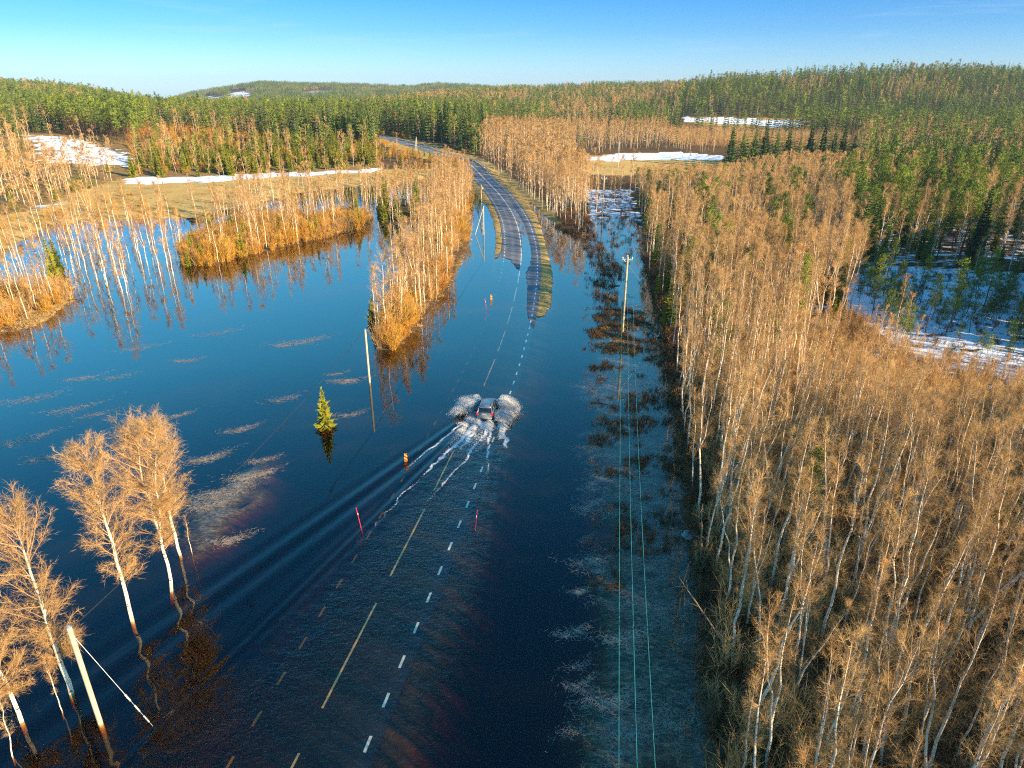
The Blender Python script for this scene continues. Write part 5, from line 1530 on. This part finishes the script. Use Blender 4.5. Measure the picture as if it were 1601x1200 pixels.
# spray thrown up by the wheels
splm, nt, out = mat("spray")
d_ = node(nt, "ShaderNodeBsdfDiffuse"); d_.inputs[0].default_value = (.86, .85, .83, 1)
t_ = node(nt, "ShaderNodeBsdfTranslucent"); t_.inputs[0].default_value = (.86, .85, .83, 1)
ms_ = node(nt, "ShaderNodeMixShader"); ms_.inputs[0].default_value = .45; nt.links.new(d_.outputs[0], ms_.inputs[1]); nt.links.new(t_.outputs[0], ms_.inputs[2])
nt.links.new(ms_.outputs[0], out.inputs[0])
def droplets(n, x0, y0, xo, yo, hmax, r0, r1, spread=.25, filaments=9):
    """parabolic sheets of drops leaving (x0,y0) in the car's frame towards (x0+xo, y0+yo)"""
    g = rng.integers(0, filaments, n)
    fa = rng.normal(0, 1, filaments)[g]
    t = rng.uniform(0, 1, n) ** .8
    reach = rng.uniform(.35, 1.0, n)
    x = x0 + xo * t * reach + rng.normal(0, spread, n) * (0.15 + t)
    y = y0 + yo * t * reach + fa * spread * 2.6 * (0.1 + t) + rng.normal(0, .09, n)
    z = 4 * hmax * t * (1.08 - t) * reach * rng.uniform(.35, 1.0, n) + .02
    return np.c_[x, y, z], r0 + (r1 - r0) * rng.uniform(0, 1, n) ** 2.2
P_, R_ = [], []
def fan(n, x0, y0, xo, yo, h, fil, r1=.028, s=.12):
    """filaments of drops: every filament its own throw"""
    g = rng.integers(0, fil, n)
    fx = xo * rng.uniform(.25, 1.05, fil); fy = yo * rng.uniform(.0, 1.15, fil) + rng.normal(0, .25, fil); fh = h * rng.uniform(.25, 1.0, fil) ** 1.2; sy = y0 + rng.normal(0, .35, fil)
    t = rng.beta(1.5, 1.5, n)
    w = s * (.25 + 1.5 * t)
    p = np.c_[x0 + fx[g] * t + rng.normal(0, 1, n) * w, sy[g] + fy[g] * t + rng.normal(0, 1, n) * w, 4 * fh[g] * t * (1.05 - t) + np.abs(rng.normal(0, 1, n)) * w * .5 + .01]
    P_.append(p); R_.append(.005 + r1 * rng.uniform(0, 1, n) ** 2.5)
fan(80000, .95, 3.5, 2.5, -1.5, 1.2, 90, .012, .13)
fan(80000, -.95, 3.5, -3.0, -2.6, 1.1, 90, .012, .13)
fan(34000, 1.0, .9, 2.1, -.9, .7, 60, .012, .12)
fan(8000, -.9, .9, -1.2, -1.4, .15, 30, .011)
fan(9000, .5, -.1, .3, -2.0, .16, 24, .012); fan(9000, -.5, -.1, -.5, -2.2, .16, 24, .012)
fan(7000, 1.9, -.5, 1.2, -3.4, .14, 16, .012, .08); fan(6000, -1.5, -1, -1.4, -4.0, .08, 16, .012, .08)
P_ = np.concatenate(P_); R_ = np.concatenate(R_)
tet = np.array([(1, 1, 1), (-1, -1, 1), (-1, 1, -1), (1, -1, -1)], float)
octf = np.array([(0, 1, 2), (0, 3, 1), (0, 2, 3), (1, 3, 2)])
ca, sa = cnor, cdir
W_ = car_rear[None, :] + P_[:, :1] * cnor[None, :] + P_[:, 1:2] * cdir[None, :]
cen = np.c_[W_, P_[:, 2]]
keepm = ~((np.abs(P_[:, 0]) < .95) & (P_[:, 1] > -.05) & (P_[:, 1] < 4.5))
cen, R_ = cen[keepm], R_[keepm]
v = cen[:, None, :] + tet[None] * (1, 1, 1.5) * R_[:, None, None]
f = (np.arange(len(cen)) * 4)[:, None, None] + octf[None]
k = MB(); k.add(v.reshape(-1, 3), f.reshape(-1, 3)[:, [0, 1, 2, 2]])
o = k.build("water_spray", splm); tag(o, "white spray thrown up on both sides of the car", "spray", kind='stuff')

# mist drifting off the spray
mm, nt, out = mat("mist")
tcm = node(nt, "ShaderNodeTexCoord"); ln_ = node(nt, "ShaderNodeVectorMath"); ln_.operation = 'LENGTH'; nt.links.new(tcm.outputs['Object'], ln_.inputs[0])
fall = ramp(nt, ln_.outputs['Value'], [(0.25, 1.0), (1.0, 0.0)])
nzm = ramp(nt, noise(nt, 2.2, 5, .65, tcm.outputs['Object'], dist=.5), [(0.38, 0.0), (0.62, 1.0)])
pv = node(nt, "ShaderNodeVolumePrincipled"); pv.inputs['Color'].default_value = (.97, .97, .97, 1)
nt.links.new(math_(nt, 'MULTIPLY', math_(nt, 'MULTIPLY', fall, nzm), 11.0), pv.inputs['Density'])
nt.links.new(pv.outputs[0], out.inputs['Volume'])
bm = bmesh.new(); bmesh.ops.create_icosphere(bm, subdivisions=2, radius=1); mme = bpy.data.meshes.new("mist"); bm.to_mesh(mme); bm.free(); mme.materials.append(mm)
for lx, ly, lz, sx_, sy_, sz_, rr_, lab in ((2.15, 2.7, .72, 1.35, 1.5, .70, -.3, "white mist hanging right of the car's front wheel"), (-2.3, 2.1, .68, 1.5, 1.6, .66, .5, "white mist hanging left of the car's front wheel"), (2.0, .4, .5, 1.2, 1.2, .48, 0, "white mist hanging right of the car's tail")):
    p = car_rear + cnor * lx + cdir * ly
    o = bpy.data.objects.new("mist", mme); COL.objects.link(o); o.location = (p[0], p[1], lz); o.scale = (sx_, sy_, sz_); o.rotation_euler = (0, 0, car.rotation_euler[2] + rr_)
    tag(o, lab, "mist", kind='stuff')

# ------------------------------------------------------------------ the air
hz = MB(); hz.box((0, 2650, 52), (9000, 5700, 150))
hm, nt, out = mat("air")
pv = node(nt, "ShaderNodeVolumePrincipled"); pv.inputs['Color'].default_value = (.62, .82, 1, 1); pv.inputs['Density'].default_value = 0.00008; pv.inputs['Anisotropy'].default_value = .2
nt.links.new(pv.outputs[0], out.inputs['Volume'])
ho = hz.build("haze", hm); tag(ho, kind='stuff')
